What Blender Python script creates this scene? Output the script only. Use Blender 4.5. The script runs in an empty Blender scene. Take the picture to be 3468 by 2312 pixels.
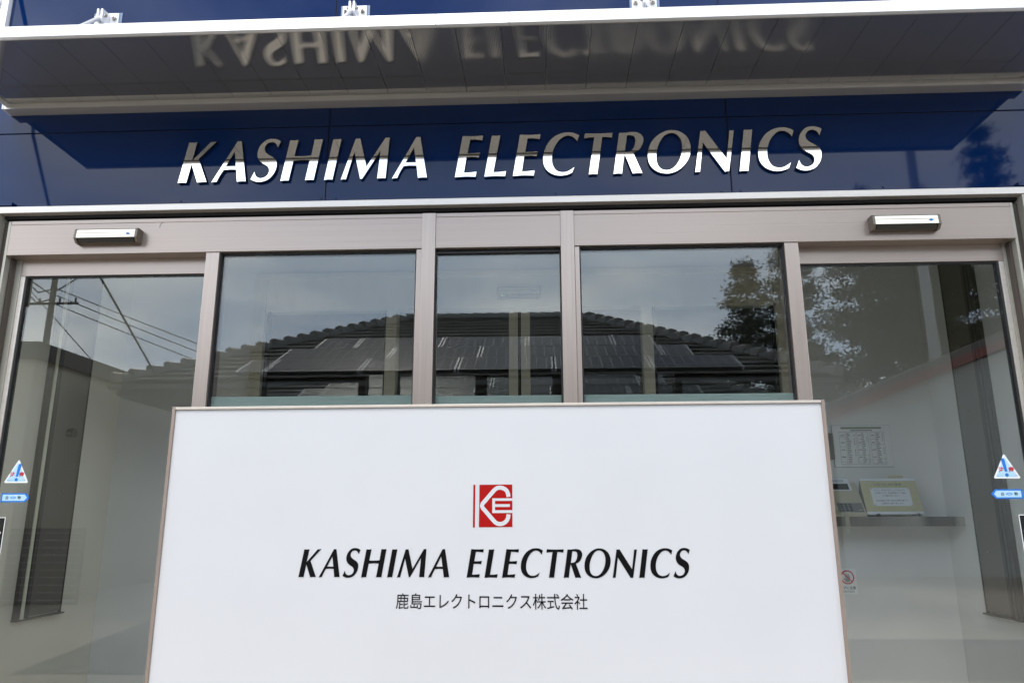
import bpy, bmesh, math, random
from mathutils import Vector, Matrix
rnd = random.Random(7)
scene = bpy.context.scene
col = scene.collection

# ---------------------------------------------------------------- camera
cam_data = bpy.data.cameras.new("camera")
cam = bpy.data.objects.new("camera", cam_data)
col.objects.link(cam)
yaw, pitch, roll = -0.041142462866598326, 0.23212547571333775, -0.0025815324744769435
cy, sy, cp, sp, cr, sr = math.cos(yaw), math.sin(yaw), math.cos(pitch), math.sin(pitch), math.cos(roll), math.sin(roll)
fwd = Vector((sy * cp, cy * cp, sp)); right = Vector((cy, -sy, 0)); up = right.cross(fwd)
rt = cr * right + sr * up; u2 = -sr * right + cr * up
cam.matrix_world = Matrix(((rt.x, u2.x, -fwd.x, 0.0), (rt.y, u2.y, -fwd.y, -2.992),
                           (rt.z, u2.z, -fwd.z, 1.05), (0, 0, 0, 1)))
cam_data.sensor_width = 36.0
cam_data.lens = 36.0 * 2521.69 / 3468.0
cam_data.clip_start = 0.05
cam_data.clip_end = 2000
scene.camera = cam

# ---------------------------------------------------------------- sky and sun
SUN_EL, SUN_AZ = math.radians(54), math.radians(200)     # azimuth from +y towards +x
world = bpy.data.worlds.new("World"); scene.world = world; world.use_nodes = True
nt = world.node_tree; N = nt.nodes; L = nt.links; N.clear()
def wn(t, **k):
    n = N.new(t)
    for a, b in k.items(): setattr(n, a, b)
    return n
out = wn("ShaderNodeOutputWorld"); bg = wn("ShaderNodeBackground")
bg.inputs["Strength"].default_value = 0.1
sky = wn("ShaderNodeTexSky", sky_type="NISHITA", sun_disc=False)
sky.sun_elevation = SUN_EL; sky.sun_rotation = SUN_AZ
sky.air_density = 1.2; sky.dust_density = 1.0
tc = wn("ShaderNodeTexCoord"); sep = wn("ShaderNodeSeparateXYZ"); L.new(tc.outputs["Generated"], sep.inputs[0])
zz = wn("ShaderNodeMath", operation="MAXIMUM"); L.new(sep.outputs["Z"], zz.inputs[0]); zz.inputs[1].default_value = 0.0
za = wn("ShaderNodeMath", operation="ADD"); L.new(zz.outputs[0], za.inputs[0]); za.inputs[1].default_value = 0.16
dx = wn("ShaderNodeMath", operation="DIVIDE"); L.new(sep.outputs["X"], dx.inputs[0]); L.new(za.outputs[0], dx.inputs[1])
dy = wn("ShaderNodeMath", operation="DIVIDE"); L.new(sep.outputs["Y"], dy.inputs[0]); L.new(za.outputs[0], dy.inputs[1])
cmb = wn("ShaderNodeCombineXYZ"); L.new(dx.outputs[0], cmb.inputs[0]); L.new(dy.outputs[0], cmb.inputs[1])
n1 = wn("ShaderNodeTexNoise"); L.new(cmb.outputs[0], n1.inputs["Vector"])
n1.inputs["Scale"].default_value = 1.1; n1.inputs["Detail"].default_value = 9; n1.inputs["Roughness"].default_value = 0.56; n1.inputs["Distortion"].default_value = 0.35
r1 = wn("ShaderNodeValToRGB"); lo = wn("ShaderNodeMath", operation="MULTIPLY_ADD"); L.new(zz.outputs[0], lo.inputs[0]); lo.inputs[1].default_value = -1.1; lo.inputs[2].default_value = 0.64
cv = wn("ShaderNodeMath", operation="ADD"); L.new(n1.outputs[0], cv.inputs[0]); L.new(lo.outputs[0], cv.inputs[1])   # the cloud deck opens towards the zenith
L.new(cv.outputs[0], r1.inputs[0])
r1.color_ramp.elements[0].position = 0.40; r1.color_ramp.elements[1].position = 0.58
n2 = wn("ShaderNodeTexNoise"); L.new(cmb.outputs[0], n2.inputs["Vector"])
n2.inputs["Scale"].default_value = 0.75; n2.inputs["Detail"].default_value = 7; n2.inputs["Roughness"].default_value = 0.55
r2 = wn("ShaderNodeValToRGB"); L.new(n2.outputs[0], r2.inputs[0])
r2.color_ramp.elements[0].position = 0.41; r2.color_ramp.elements[0].color = (14.8, 18.0, 23.0, 1)
r2.color_ramp.elements[1].position = 0.60; r2.color_ramp.elements[1].color = (31.0, 32.0, 33.0, 1)
mx = wn("ShaderNodeMix", data_type="RGBA"); L.new(r1.outputs[0], mx.inputs["Factor"])
L.new(sky.outputs[0], mx.inputs[6]); L.new(r2.outputs[0], mx.inputs[7])
L.new(mx.outputs[2], bg.inputs["Color"]); L.new(bg.outputs[0], out.inputs["Surface"])

sun_data = bpy.data.lights.new("sun", "SUN"); sun_data.energy = 2.2; sun_data.angle = math.radians(24); sun_data.color = (1, 0.94, 0.86)
sun = bpy.data.objects.new("sun", sun_data); col.objects.link(sun)
sd = Vector((math.sin(SUN_AZ) * math.cos(SUN_EL), math.cos(SUN_AZ) * math.cos(SUN_EL), math.sin(SUN_EL)))
sun.rotation_euler = sd.to_track_quat("Z", "Y").to_euler()

scene.view_settings.view_transform = "Standard"; scene.view_settings.look = "None"
scene.view_settings.exposure = 0.16; scene.view_settings.gamma = 1.0
scene.view_settings.use_curve_mapping = False
scene.cycles.transparent_max_bounces = 24; scene.cycles.max_bounces = 12
scene.cycles.diffuse_bounces = 5; scene.cycles.glossy_bounces = 6

# ---------------------------------------------------------------- materials
def mat(name, color, rough=0.5, metal=0.0, spec=0.5, var=0.0, vscale=(6, 6, 6), bump=0.0, bscale=(60, 60, 60), coat=0.0, bdist=0.002, rvar=0.0):
    m = bpy.data.materials.new(name); m.use_nodes = True
    t = m.node_tree; b = t.nodes["Principled BSDF"]
    b.inputs["Base Color"].default_value = (*color, 1); b.inputs["Roughness"].default_value = rough
    b.inputs["Metallic"].default_value = metal; b.inputs["Specular IOR Level"].default_value = spec
    if coat: b.inputs["Coat Weight"].default_value = coat; b.inputs["Coat Roughness"].default_value = 0.03; b.inputs["Coat IOR"].default_value = 1.34
    tcn = None
    def noise(sc, det=5):
        nonlocal tcn
        if tcn is None: tcn = t.nodes.new("ShaderNodeTexCoord")
        mp = t.nodes.new("ShaderNodeMapping"); mp.inputs["Scale"].default_value = sc
        t.links.new(tcn.outputs["Object"], mp.inputs[0])
        n = t.nodes.new("ShaderNodeTexNoise"); n.inputs["Scale"].default_value = 1; n.inputs["Detail"].default_value = det
        t.links.new(mp.outputs[0], n.inputs["Vector"]); return n
    if var or rvar:
        n = noise(vscale)
    if var:
        r = t.nodes.new("ShaderNodeValToRGB"); t.links.new(n.outputs[0], r.inputs[0])
        r.color_ramp.elements[0].position = 0.3; r.color_ramp.elements[1].position = 0.7
        r.color_ramp.elements[0].color = (*[c * (1 - var) for c in color], 1)
        r.color_ramp.elements[1].color = (*[min(1, c * (1 + var)) for c in color], 1)
        t.links.new(r.outputs[0], b.inputs["Base Color"])
    if rvar:
        mr = t.nodes.new("ShaderNodeMapRange"); t.links.new(n.outputs[0], mr.inputs[0])
        mr.inputs[1].default_value = 0.3; mr.inputs[2].default_value = 0.7
        mr.inputs[3].default_value = max(0.01, rough - rvar); mr.inputs[4].default_value = rough + rvar
        t.links.new(mr.outputs[0], b.inputs["Roughness"])
    if bump:
        n = noise(bscale, 4); bp = t.nodes.new("ShaderNodeBump"); bp.inputs["Strength"].default_value = bump
        bp.inputs["Distance"].default_value = bdist
        t.links.new(n.outputs[0], bp.inputs["Height"]); t.links.new(bp.outputs[0], b.inputs["Normal"])
    return m

def glass(name, tint, r0, rough=0.0):
    """Flat glazing: clear straight through, mirror reflection by angle (both faces of the pane reflect)."""
    m = bpy.data.materials.new(name); m.use_nodes = True
    t = m.node_tree; t.nodes.clear()
    o = t.nodes.new("ShaderNodeOutputMaterial"); mixs = t.nodes.new("ShaderNodeMixShader")
    tr = t.nodes.new("ShaderNodeBsdfTransparent"); tr.inputs[0].default_value = (*tint, 1)
    gl = t.nodes.new("ShaderNodeBsdfGlossy"); gl.inputs["Roughness"].default_value = rough; gl.inputs["Color"].default_value = (0.97, 1.0, 0.99, 1)
    lw = t.nodes.new("ShaderNodeLayerWeight"); lw.inputs["Blend"].default_value = 0.5
    pw = t.nodes.new("ShaderNodeMath"); pw.operation = "POWER"; pw.inputs[1].default_value = 5
    ml = t.nodes.new("ShaderNodeMath"); ml.operation = "MULTIPLY_ADD"; ml.inputs[1].default_value = 1 - r0; ml.inputs[2].default_value = r0
    t.links.new(lw.outputs["Facing"], pw.inputs[0]); t.links.new(pw.outputs[0], ml.inputs[0])
    t.links.new(ml.outputs[0], mixs.inputs[0]); t.links.new(tr.outputs[0], mixs.inputs[1]); t.links.new(gl.outputs[0], mixs.inputs[2])
    t.links.new(mixs.outputs[0], o.inputs[0]); return m

M = {}
M["blue"] = mat("blue_enamel", (0.0010, 0.016, 0.078), 0.3, 0, 0.0, var=0.06, vscale=(1.5, 1.5, 2), coat=1.0, bump=0.012, bscale=(2.2, 2.2, 3.2), bdist=0.02)
M["joint"] = mat("joint_black", (0.012, 0.013, 0.016), 0.7)
M["steel_mirror"] = mat("mirror_steel", (0.90, 0.89, 0.87), 0.02, 1.0, bump=0.02, bscale=(14, 14, 14), bdist=0.002)
M["steel_side_reflect"] = mat("letter_side_reflection", (0.05, 0.05, 0.055), 0.35, 0.6)  # dark reflection of the navy wall, put into the colour of the letter sides
M["champagne"] = mat("champagne_aluminium", (0.36, 0.302, 0.265), 0.30, 0.55, var=0.045, vscale=(0.7, 40, 140), rvar=0.03, bump=0.012, bscale=(1.5, 60, 420))
M["champagne_v"] = mat("champagne_stile", (0.405, 0.345, 0.305), 0.30, 0.55, var=0.07, vscale=(120, 40, 2), bump=0.012, bscale=(420, 60, 1.5))
M["champagne_grey"] = mat("grey_beige_aluminium", (0.40, 0.39, 0.34), 0.4, 0.4, var=0.05, vscale=(60, 40, 2))
M["trim_light"] = mat("pale_aluminium_trim", (0.64, 0.60, 0.55), 0.36, 0.6, var=0.05, vscale=(3, 30, 60))
M["bronze"] = mat("dark_bronze_aluminium", (0.085, 0.068, 0.058), 0.42, 0.3, var=0.1, vscale=(8, 8, 3))
M["bronze_wide"] = mat("brown_grey_aluminium", (0.17, 0.145, 0.122), 0.45, 0.35, var=0.06, vscale=(8, 8, 2))
M["fascia"] = mat("white_aluminium", (0.86, 0.87, 0.88), 0.35, 0.35, var=0.04, vscale=(2, 30, 200), bump=0.06, bscale=(1.2, 30, 500))
M["white_metal"] = mat("white_bracket", (0.78, 0.79, 0.82), 0.4, 0.2, var=0.05, vscale=(40, 40, 40))
M["galv"] = mat("bolt_steel", (0.55, 0.52, 0.48), 0.25, 1.0, var=0.15, vscale=(200, 200, 200))
M["clear_pad"] = mat("pale_sealant_pad", (0.16, 0.22, 0.34), 0.25)
M["white_sign"] = mat("white_sign_sheet", (0.605, 0.62, 0.65), 0.42, 0, 0.4, var=0.018, vscale=(3, 3, 4))
M["sign_trim"] = mat("sign_trim_beige", (0.62, 0.57, 0.51), 0.4, 0.35, var=0.05, vscale=(30, 30, 30))
M["sign_trim_side"] = mat("sign_trim_brown", (0.36, 0.29, 0.25), 0.4, 0.45, var=0.06, vscale=(30, 30, 8))
M["black_print"] = mat("black_print", (0.003, 0.003, 0.0035), 0.6, 0, 0.12)
M["red_print"] = mat("red_print", (0.36, 0.006, 0.005), 0.5, 0, 0.15)
M["red_bright"] = mat("red_ink", (0.62, 0.03, 0.05), 0.5)
M["blue_print"] = mat("blue_print", (0.01, 0.17, 0.62), 0.4)
M["pale_blue"] = mat("pale_blue_print", (0.42, 0.66, 0.86), 0.4)
M["white_print"] = mat("white_print", (0.78, 0.82, 0.84), 0.4)
M["ink"] = mat("grey_ink", (0.05, 0.05, 0.06), 0.6)
M["ink_soft"] = mat("soft_ink", (0.16, 0.16, 0.17), 0.6)
M["plaster"] = mat("white_plaster", (0.76, 0.76, 0.745), 0.85, var=0.03, vscale=(4, 4, 4), bump=0.08, bscale=(160, 160, 160))
M["plaster_beige"] = mat("beige_plaster", (0.82, 0.785, 0.68), 0.85, var=0.05, vscale=(2, 2, 2), bump=0.1, bscale=(90, 90, 90))
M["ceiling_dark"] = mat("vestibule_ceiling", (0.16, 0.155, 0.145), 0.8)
M["floor_tile"] = mat("floor_tile", (0.42, 0.41, 0.38), 0.4, var=0.06, vscale=(5, 5, 5))
M["film"] = mat("frosted_film", (0.30, 0.40, 0.40), 0.6, var=0.02, vscale=(4, 4, 4))
M["gasket"] = mat("black_gasket", (0.012, 0.012, 0.013), 0.6)
M["inner_frame"] = mat("inner_beige_frame", (0.62, 0.58, 0.47), 0.45, 0.15, var=0.04, vscale=(20, 20, 4))
M["steel_shelf"] = mat("stainless_shelf", (0.55, 0.52, 0.48), 0.18, 1.0, var=0.05, vscale=(60, 4, 4))
M["phone"] = mat("ivory_plastic", (0.46, 0.435, 0.32), 0.45)
M["rail_silver"] = mat("silver_rail", (0.60, 0.58, 0.55), 0.35, 0.6, var=0.05, vscale=(3, 30, 60))
M["strip_pale"] = mat("pale_brush_strip", (0.82, 0.80, 0.64), 0.6)
M["pole_pale"] = mat("pale_concrete_pole", (0.36, 0.37, 0.38), 0.8, var=0.1, vscale=(4, 4, 1))
M["plate_white"] = mat("white_plate", (0.88, 0.89, 0.89), 0.4)
M["phone_grey"] = mat("grey_plastic", (0.17, 0.18, 0.18), 0.5)
M["phone_dark"] = mat("dark_plastic", (0.01, 0.012, 0.02), 0.2)
M["card_yellow"] = mat("yellow_card", (0.50, 0.48, 0.29), 0.6, var=0.04, vscale=(60, 60, 60))
M["paper"] = mat("white_paper", (0.70, 0.75, 0.80), 0.7)
M["paper_case"] = mat("paper_in_case", (0.74, 0.75, 0.75), 0.35, var=0.05, vscale=(12, 12, 12))
M["green_print"] = mat("green_print", (0.12, 0.17, 0.07), 0.6)
M["sensor"] = mat("sensor_champagne", (0.72, 0.68, 0.57), 0.28, 0.75, var=0.03, vscale=(3, 60, 200))
M["sensor_dark"] = mat("sensor_end_bronze", (0.15, 0.125, 0.10), 0.35, 0.5)
M["black_gloss"] = mat("black_window", (0.006, 0.006, 0.007), 0.08)
M["glass"] = glass("door_glass", (0.975, 0.985, 0.980), 0.056)
M["glass_in"] = glass("inner_glass", (0.93, 0.955, 0.94), 0.06)
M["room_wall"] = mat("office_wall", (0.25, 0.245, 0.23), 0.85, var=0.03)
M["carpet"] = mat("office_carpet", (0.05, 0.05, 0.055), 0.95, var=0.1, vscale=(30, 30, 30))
M["asphalt"] = mat("asphalt", (0.085, 0.085, 0.088), 0.9, var=0.2, vscale=(1.2, 1.2, 1.2), bump=0.5, bscale=(90, 90, 90), bdist=0.006)
M["concrete"] = mat("concrete", (0.53, 0.47, 0.385), 0.85, var=0.12, vscale=(0.9, 0.9, 0.9), bump=0.2, bscale=(70, 70, 70))
M["strip_dark"] = mat("darker_strip", (0.20, 0.19, 0.175), 0.88, var=0.12, vscale=(0.9, 0.9, 0.9))
M["tile_roof"] = mat("charcoal_roof_tile", (0.15, 0.147, 0.144), 0.33, var=0.25, vscale=(3, 3, 3), bump=0.15, bscale=(40, 40, 40))
M["underlay"] = mat("roof_underlay", (0.03, 0.03, 0.03), 0.9)
M["solar"] = None
M["solar_frame"] = mat("solar_frame_white", (0.50, 0.52, 0.54), 0.4, 0.3)
M["solar_dark"] = mat("solar_edge_black", (0.02, 0.021, 0.024), 0.35, 0.4)
M["brick"] = mat("grey_brick_siding", (0.20, 0.205, 0.20), 0.8, var=0.12, vscale=(3, 3, 9))
M["mortar"] = mat("brick_mortar", (0.13, 0.13, 0.125), 0.9)
M["eave"] = mat("eave_board", (0.085, 0.085, 0.085), 0.6, var=0.05)
M["window_dark"] = mat("house_window_glass", (0.02, 0.023, 0.026), 0.05)
M["wing_wall"] = mat("wing_stucco", (0.66, 0.62, 0.50), 0.85, var=0.05, vscale=(0.8, 0.8, 0.8), bump=0.1, bscale=(60, 60, 60))
M["cap_grey"] = mat("parapet_cap", (0.085, 0.088, 0.085), 0.5, 0.2)
M["red_roof"] = mat("red_metal_roof", (0.22, 0.042, 0.04), 0.45, var=0.12, vscale=(1, 1, 1))
M["red_wall"] = mat("pale_render_wall", (0.46, 0.48, 0.46), 0.85, var=0.05)
M["pole"] = mat("concrete_pole", (0.13, 0.13, 0.13), 0.8, var=0.1, vscale=(4, 4, 1))
M["pole_steel"] = mat("pole_steel", (0.07, 0.07, 0.07), 0.6, 0.3)
M["wire"] = mat("black_cable", (0.015, 0.015, 0.016), 0.6)
M["bark"] = mat("cedar_bark", (0.09, 0.06, 0.045), 0.9, var=0.2, vscale=(6, 6, 1.5), bump=0.6, bscale=(20, 20, 4), bdist=0.02)
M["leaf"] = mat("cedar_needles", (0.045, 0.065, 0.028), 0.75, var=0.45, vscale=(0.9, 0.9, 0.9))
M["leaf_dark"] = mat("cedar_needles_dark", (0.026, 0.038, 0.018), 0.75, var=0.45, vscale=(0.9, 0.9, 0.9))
M["stone"] = mat("stone_siding", (0.60, 0.60, 0.62), 0.8, var=0.3, vscale=(14, 14, 40), bump=0.9, bscale=(25, 25, 90), bdist=0.012)
M["louvre_dark"] = mat("dark_louvre", (0.03, 0.031, 0.033), 0.6)
M["louvre_pale"] = mat("pale_louvre_edge", (0.42, 0.42, 0.40), 0.5)
M["led"] = bpy.data.materials.new("green_led"); M["led"].use_nodes = True
_b = M["led"].node_tree.nodes["Principled BSDF"]; _b.inputs["Emission Color"].default_value = (0.1, 1, 0.35, 1); _b.inputs["Emission Strength"].default_value = 0.7

def translucent(name, color, share):
    m = mat(name, color, 0.6); t = m.node_tree; b = t.nodes["Principled BSDF"]; o = t.nodes["Material Output"]
    tr = t.nodes.new("ShaderNodeBsdfTranslucent"); tr.inputs[0].default_value = (0.85, 0.93, 0.92, 1)
    mi = t.nodes.new("ShaderNodeMixShader"); mi.inputs[0].default_value = share
    t.links.new(b.outputs[0], mi.inputs[1]); t.links.new(tr.outputs[0], mi.inputs[2]); t.links.new(mi.outputs[0], o.inputs[0]); return m
M["film"] = translucent("frosted_film", (0.32, 0.42, 0.42), 0.6)
def soffit_mat(r0, r1, bump):
    m = mat("soffit_metal", (0.335, 0.335, 0.33), 0.12, 0.72)
    t = m.node_tree; b = t.nodes["Principled BSDF"]
    tcn = t.nodes.new("ShaderNodeTexCoord"); mp = t.nodes.new("ShaderNodeMapping"); mp.inputs["Scale"].default_value = (1, 0.0, 0.0)
    t.links.new(tcn.outputs["Object"], mp.inputs[0])
    w = t.nodes.new("ShaderNodeTexWave"); w.inputs["Scale"].default_value = 52; w.inputs["Distortion"].default_value = 0
    t.links.new(mp.outputs[0], w.inputs["Vector"])
    bp = t.nodes.new("ShaderNodeBump"); bp.inputs["Strength"].default_value = bump; bp.inputs["Distance"].default_value = 0.0005
    t.links.new(w.outputs[1], bp.inputs["Height"]); t.links.new(bp.outputs[0], b.inputs["Normal"])
    n = t.nodes.new("ShaderNodeTexNoise"); n.inputs["Scale"].default_value = 1.3; t.links.new(tcn.outputs["Object"], n.inputs["Vector"])
    mr = t.nodes.new("ShaderNodeMapRange"); t.links.new(n.outputs[0], mr.inputs[0])
    mr.inputs[1].default_value = 0.35; mr.inputs[2].default_value = 0.65; mr.inputs[3].default_value = r0; mr.inputs[4].default_value = r1
    t.links.new(mr.outputs[0], b.inputs["Roughness"])
    return m
SOFFIT = [soffit_mat(0.03, 0.06, 0.09), soffit_mat(0.08, 0.13, 0.14), soffit_mat(0.14, 0.22, 0.2)]

def solar_mat():
    m = mat("solar_cells", (0.012, 0.014, 0.022), 0.14, 0.0, 0.22)
    t = m.node_tree; b = t.nodes["Principled BSDF"]
    tcn = t.nodes.new("ShaderNodeTexCoord"); mp = t.nodes.new("ShaderNodeMapping")
    t.links.new(tcn.outputs["Object"], mp.inputs[0])
    br = t.nodes.new("ShaderNodeTexBrick"); br.offset = 0.0; br.squash = 1.0
    br.inputs["Scale"].default_value = 1.0; br.inputs["Brick Width"].default_value = 0.158; br.inputs["Row Height"].default_value = 0.158
    br.inputs["Mortar Size"].default_value = 0.0085; br.inputs["Mortar Smooth"].default_value = 0.0
    br.inputs["Color1"].default_value = (0.014, 0.016, 0.026, 1); br.inputs["Color2"].default_value = (0.016, 0.018, 0.030, 1)
    br.inputs["Mortar"].default_value = (0.28, 0.29, 0.30, 1)
    t.links.new(mp.outputs[0], br.inputs["Vector"]); t.links.new(br.outputs[0], b.inputs["Base Color"]); return m
M["solar"] = solar_mat()

# ---------------------------------------------------------------- helpers
def link(name, me, m, parent=None):
    o = bpy.data.objects.new(name, me); col.objects.link(o)
    if m is not None:
        me.materials.clear(); me.materials.append(M[m] if isinstance(m, str) else m)
    if parent is not None: o.parent = parent
    return o
def tag(o, label=None, cat=None, group=None, kind=None):
    if label: o["label"] = label
    if cat: o["category"] = cat
    if group: o["group"] = group
    if kind: o["kind"] = kind
    return o
def thing(name, label, cat, loc=(0, 0, 0), rz=0.0, group=None):
    o = bpy.data.objects.new(name, None); col.objects.link(o); o.location = loc; o.rotation_euler = (0, 0, rz)
    o.empty_display_size = 0.1
    return tag(o, label, cat, group)
class MB:
    def __init__(s): s.bm = bmesh.new()
    def box(s, x0, x1, y0, y1, z0, z1, bev=0.0, M4=None):
        r = bmesh.ops.create_cube(s.bm, size=1.0); vs = r["verts"]
        for v in vs:
            v.co = Vector(((x0 + x1) / 2 + v.co.x * (x1 - x0), (y0 + y1) / 2 + v.co.y * (y1 - y0), (z0 + z1) / 2 + v.co.z * (z1 - z0)))
        if bev:
            es = list({e for v in vs for e in v.link_edges})
            g = bmesh.ops.bevel(s.bm, geom=es, offset=bev, segments=2, affect="EDGES", profile=0.6)
            vs = list({v for f in g["faces"] for v in f.verts} | {v for v in vs if v.is_valid})
        if M4 is not None:
            for v in vs: v.co = M4 @ v.co
        return s
    def tube(s, pts, r, seg=8, r2=None, cap=True):
        pts = [Vector(p) for p in pts]; rings = []
        for i, p in enumerate(pts):
            d = (pts[min(i + 1, len(pts) - 1)] - pts[max(i - 1, 0)]).normalized()
            a = d.orthogonal().normalized() if i == 0 else (a - a.dot(d) * d).normalized()
            b = d.cross(a); rr = r if r2 is None else r + (r2 - r) * i / (len(pts) - 1)
            rings.append([s.bm.verts.new(p + rr * (math.cos(2 * math.pi * k / seg) * a + math.sin(2 * math.pi * k / seg) * b)) for k in range(seg)])
        for A, B in zip(rings, rings[1:]):
            for k in range(seg): s.bm.faces.new((A[k], A[(k + 1) % seg], B[(k + 1) % seg], B[k]))
        if cap: s.bm.faces.new(rings[0][::-1]); s.bm.faces.new(rings[-1])
        return s
    def prism(s, poly, axis, a, b):
        """poly in the two other axes, extruded along axis from a to b."""
        def P(q, t):
            return {"x": (t, q[0], q[1]), "y": (q[0], t, q[1]), "z": (q[0], q[1], t)}[axis]
        A = [s.bm.verts.new(P(q, a)) for q in poly]; B = [s.bm.verts.new(P(q, b)) for q in poly]; n = len(poly)
        s.bm.faces.new(A); s.bm.faces.new(B[::-1])
        for k in range(n): s.bm.faces.new((A[k], B[k], B[(k + 1) % n], A[(k + 1) % n]))
        return s
    def poly(s, pts):
        s.bm.faces.new([s.bm.verts.new(p) for p in pts]); return s
    def mesh(s, name, smooth=False):
        bmesh.ops.recalc_face_normals(s.bm, faces=s.bm.faces[:])
        me = bpy.data.meshes.new(name); s.bm.to_mesh(me); s.bm.free()
        if smooth:
            for p in me.polygons: p.use_smooth = True
        return me
    def build(s, name, m, parent=None, smooth=False):
        return link(name, s.mesh(name, smooth), m, parent)
def box(name, m, parent, x0, x1, y0, y1, z0, z1, bev=0.0):
    return MB().box(x0, x1, y0, y1, z0, z1, bev).build(name, m, parent)
def copy_tree(o, parent=None):
    c = o.copy(); col.objects.link(c); c.parent = parent
    for ch in list(o.children): copy_tree(ch, c)
    return c
def curve_mesh(cu, name):
    ob = bpy.data.objects.new("temporary", cu); col.objects.link(ob)
    bpy.context.view_layer.update()
    me = bpy.data.meshes.new_from_object(ob.evaluated_get(bpy.context.evaluated_depsgraph_get()))
    bpy.data.objects.remove(ob); bpy.data.curves.remove(cu); me.name = name
    return me
def text_mesh(body, size, name="lettering", align="CENTER", extrude=0.0, offset=0.0):
    cu = bpy.data.curves.new(name, "FONT"); cu.body = body; cu.size = size; cu.align_x = align; cu.align_y = "CENTER"
    cu.extrude = extrude; cu.resolution_u = 3; cu.offset = offset
    return curve_mesh(cu, name)
def text(name, body, m, parent, x, y, z, size=None, width=None, height=None, align="CENTER", extrude=0.0003, tilt=0.0, offset=0.0):
    me = text_mesh(body, 1.0, name, align, 0.0, offset)
    xs = [v.co.x for v in me.vertices]; ys = [v.co.y for v in me.vertices]
    w = max(xs) - min(xs); h = max(ys) - min(ys)
    sx = width / w if width else (height / h if height else size); sz = height / h if height else sx
    cx = (max(xs) + min(xs)) / 2 if align == "CENTER" else min(xs); cz = (max(ys) + min(ys)) / 2
    for v in me.vertices:
        v.co = Vector(((v.co.x - cx) * sx, 0, (v.co.y - cz) * sz))
    bm = bmesh.new(); bm.from_mesh(me)
    r = bmesh.ops.extrude_face_region(bm, geom=bm.faces[:])
    for v in [g for g in r["geom"] if isinstance(g, bmesh.types.BMVert)]: v.co.y -= extrude
    bmesh.ops.recalc_face_normals(bm, faces=bm.faces[:]); bm.to_mesh(me); bm.free()
    o = link(name, me, m, parent); o.location = (x, y, z); o.rotation_euler = (tilt, 0, 0)
    return o
def catmull(con, n=6):
    """closed outline: entries (x, y) are corners, (x, y, 1) lie on a smooth curve."""
    N_ = len(con); pts = []
    for i in range(N_):
        a, b = con[i], con[(i + 1) % N_]; sa, sb = len(a) > 2, len(b) > 2
        pa = Vector(a[:2]); pb = Vector(b[:2])
        if not sa and not sb: pts.append(pa); continue
        p0 = Vector(con[i - 1][:2]) if sa else pa - (pb - pa); p3 = Vector(con[(i + 2) % N_][:2]) if sb else pb + (pb - pa)
        if not sa: p0 = pa
        if not sb: p3 = pb
        for k in range(n):
            t = k / n
            pts.append(0.5 * ((2 * pa) + (pb - p0) * t + (2 * p0 - 5 * pa + 4 * pb - p3) * t * t + (3 * pa - p0 - 3 * pb + p3) * t ** 3))
    return pts
def glyph_mesh(cons, scale, extrude, bevel=0.0, name="letter"):
    cu = bpy.data.curves.new(name, "CURVE"); cu.dimensions = "2D"; cu.fill_mode = "BOTH"; cu.extrude = extrude; cu.bevel_depth = bevel; cu.bevel_resolution = 1
    cu.offset = -bevel
    for con in cons:
        ps = catmull(con); sp_ = cu.splines.new("POLY"); sp_.points.add(len(ps) - 1); sp_.use_cyclic_u = True
        for q, v in zip(sp_.points, ps): q.co = (v.x * scale, v.y * scale, 0, 1)
    me = curve_mesh(cu, name)
    for v in me.vertices: v.co = Vector((v.co.x, -v.co.z, v.co.y))
    me.update(); return me
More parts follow.
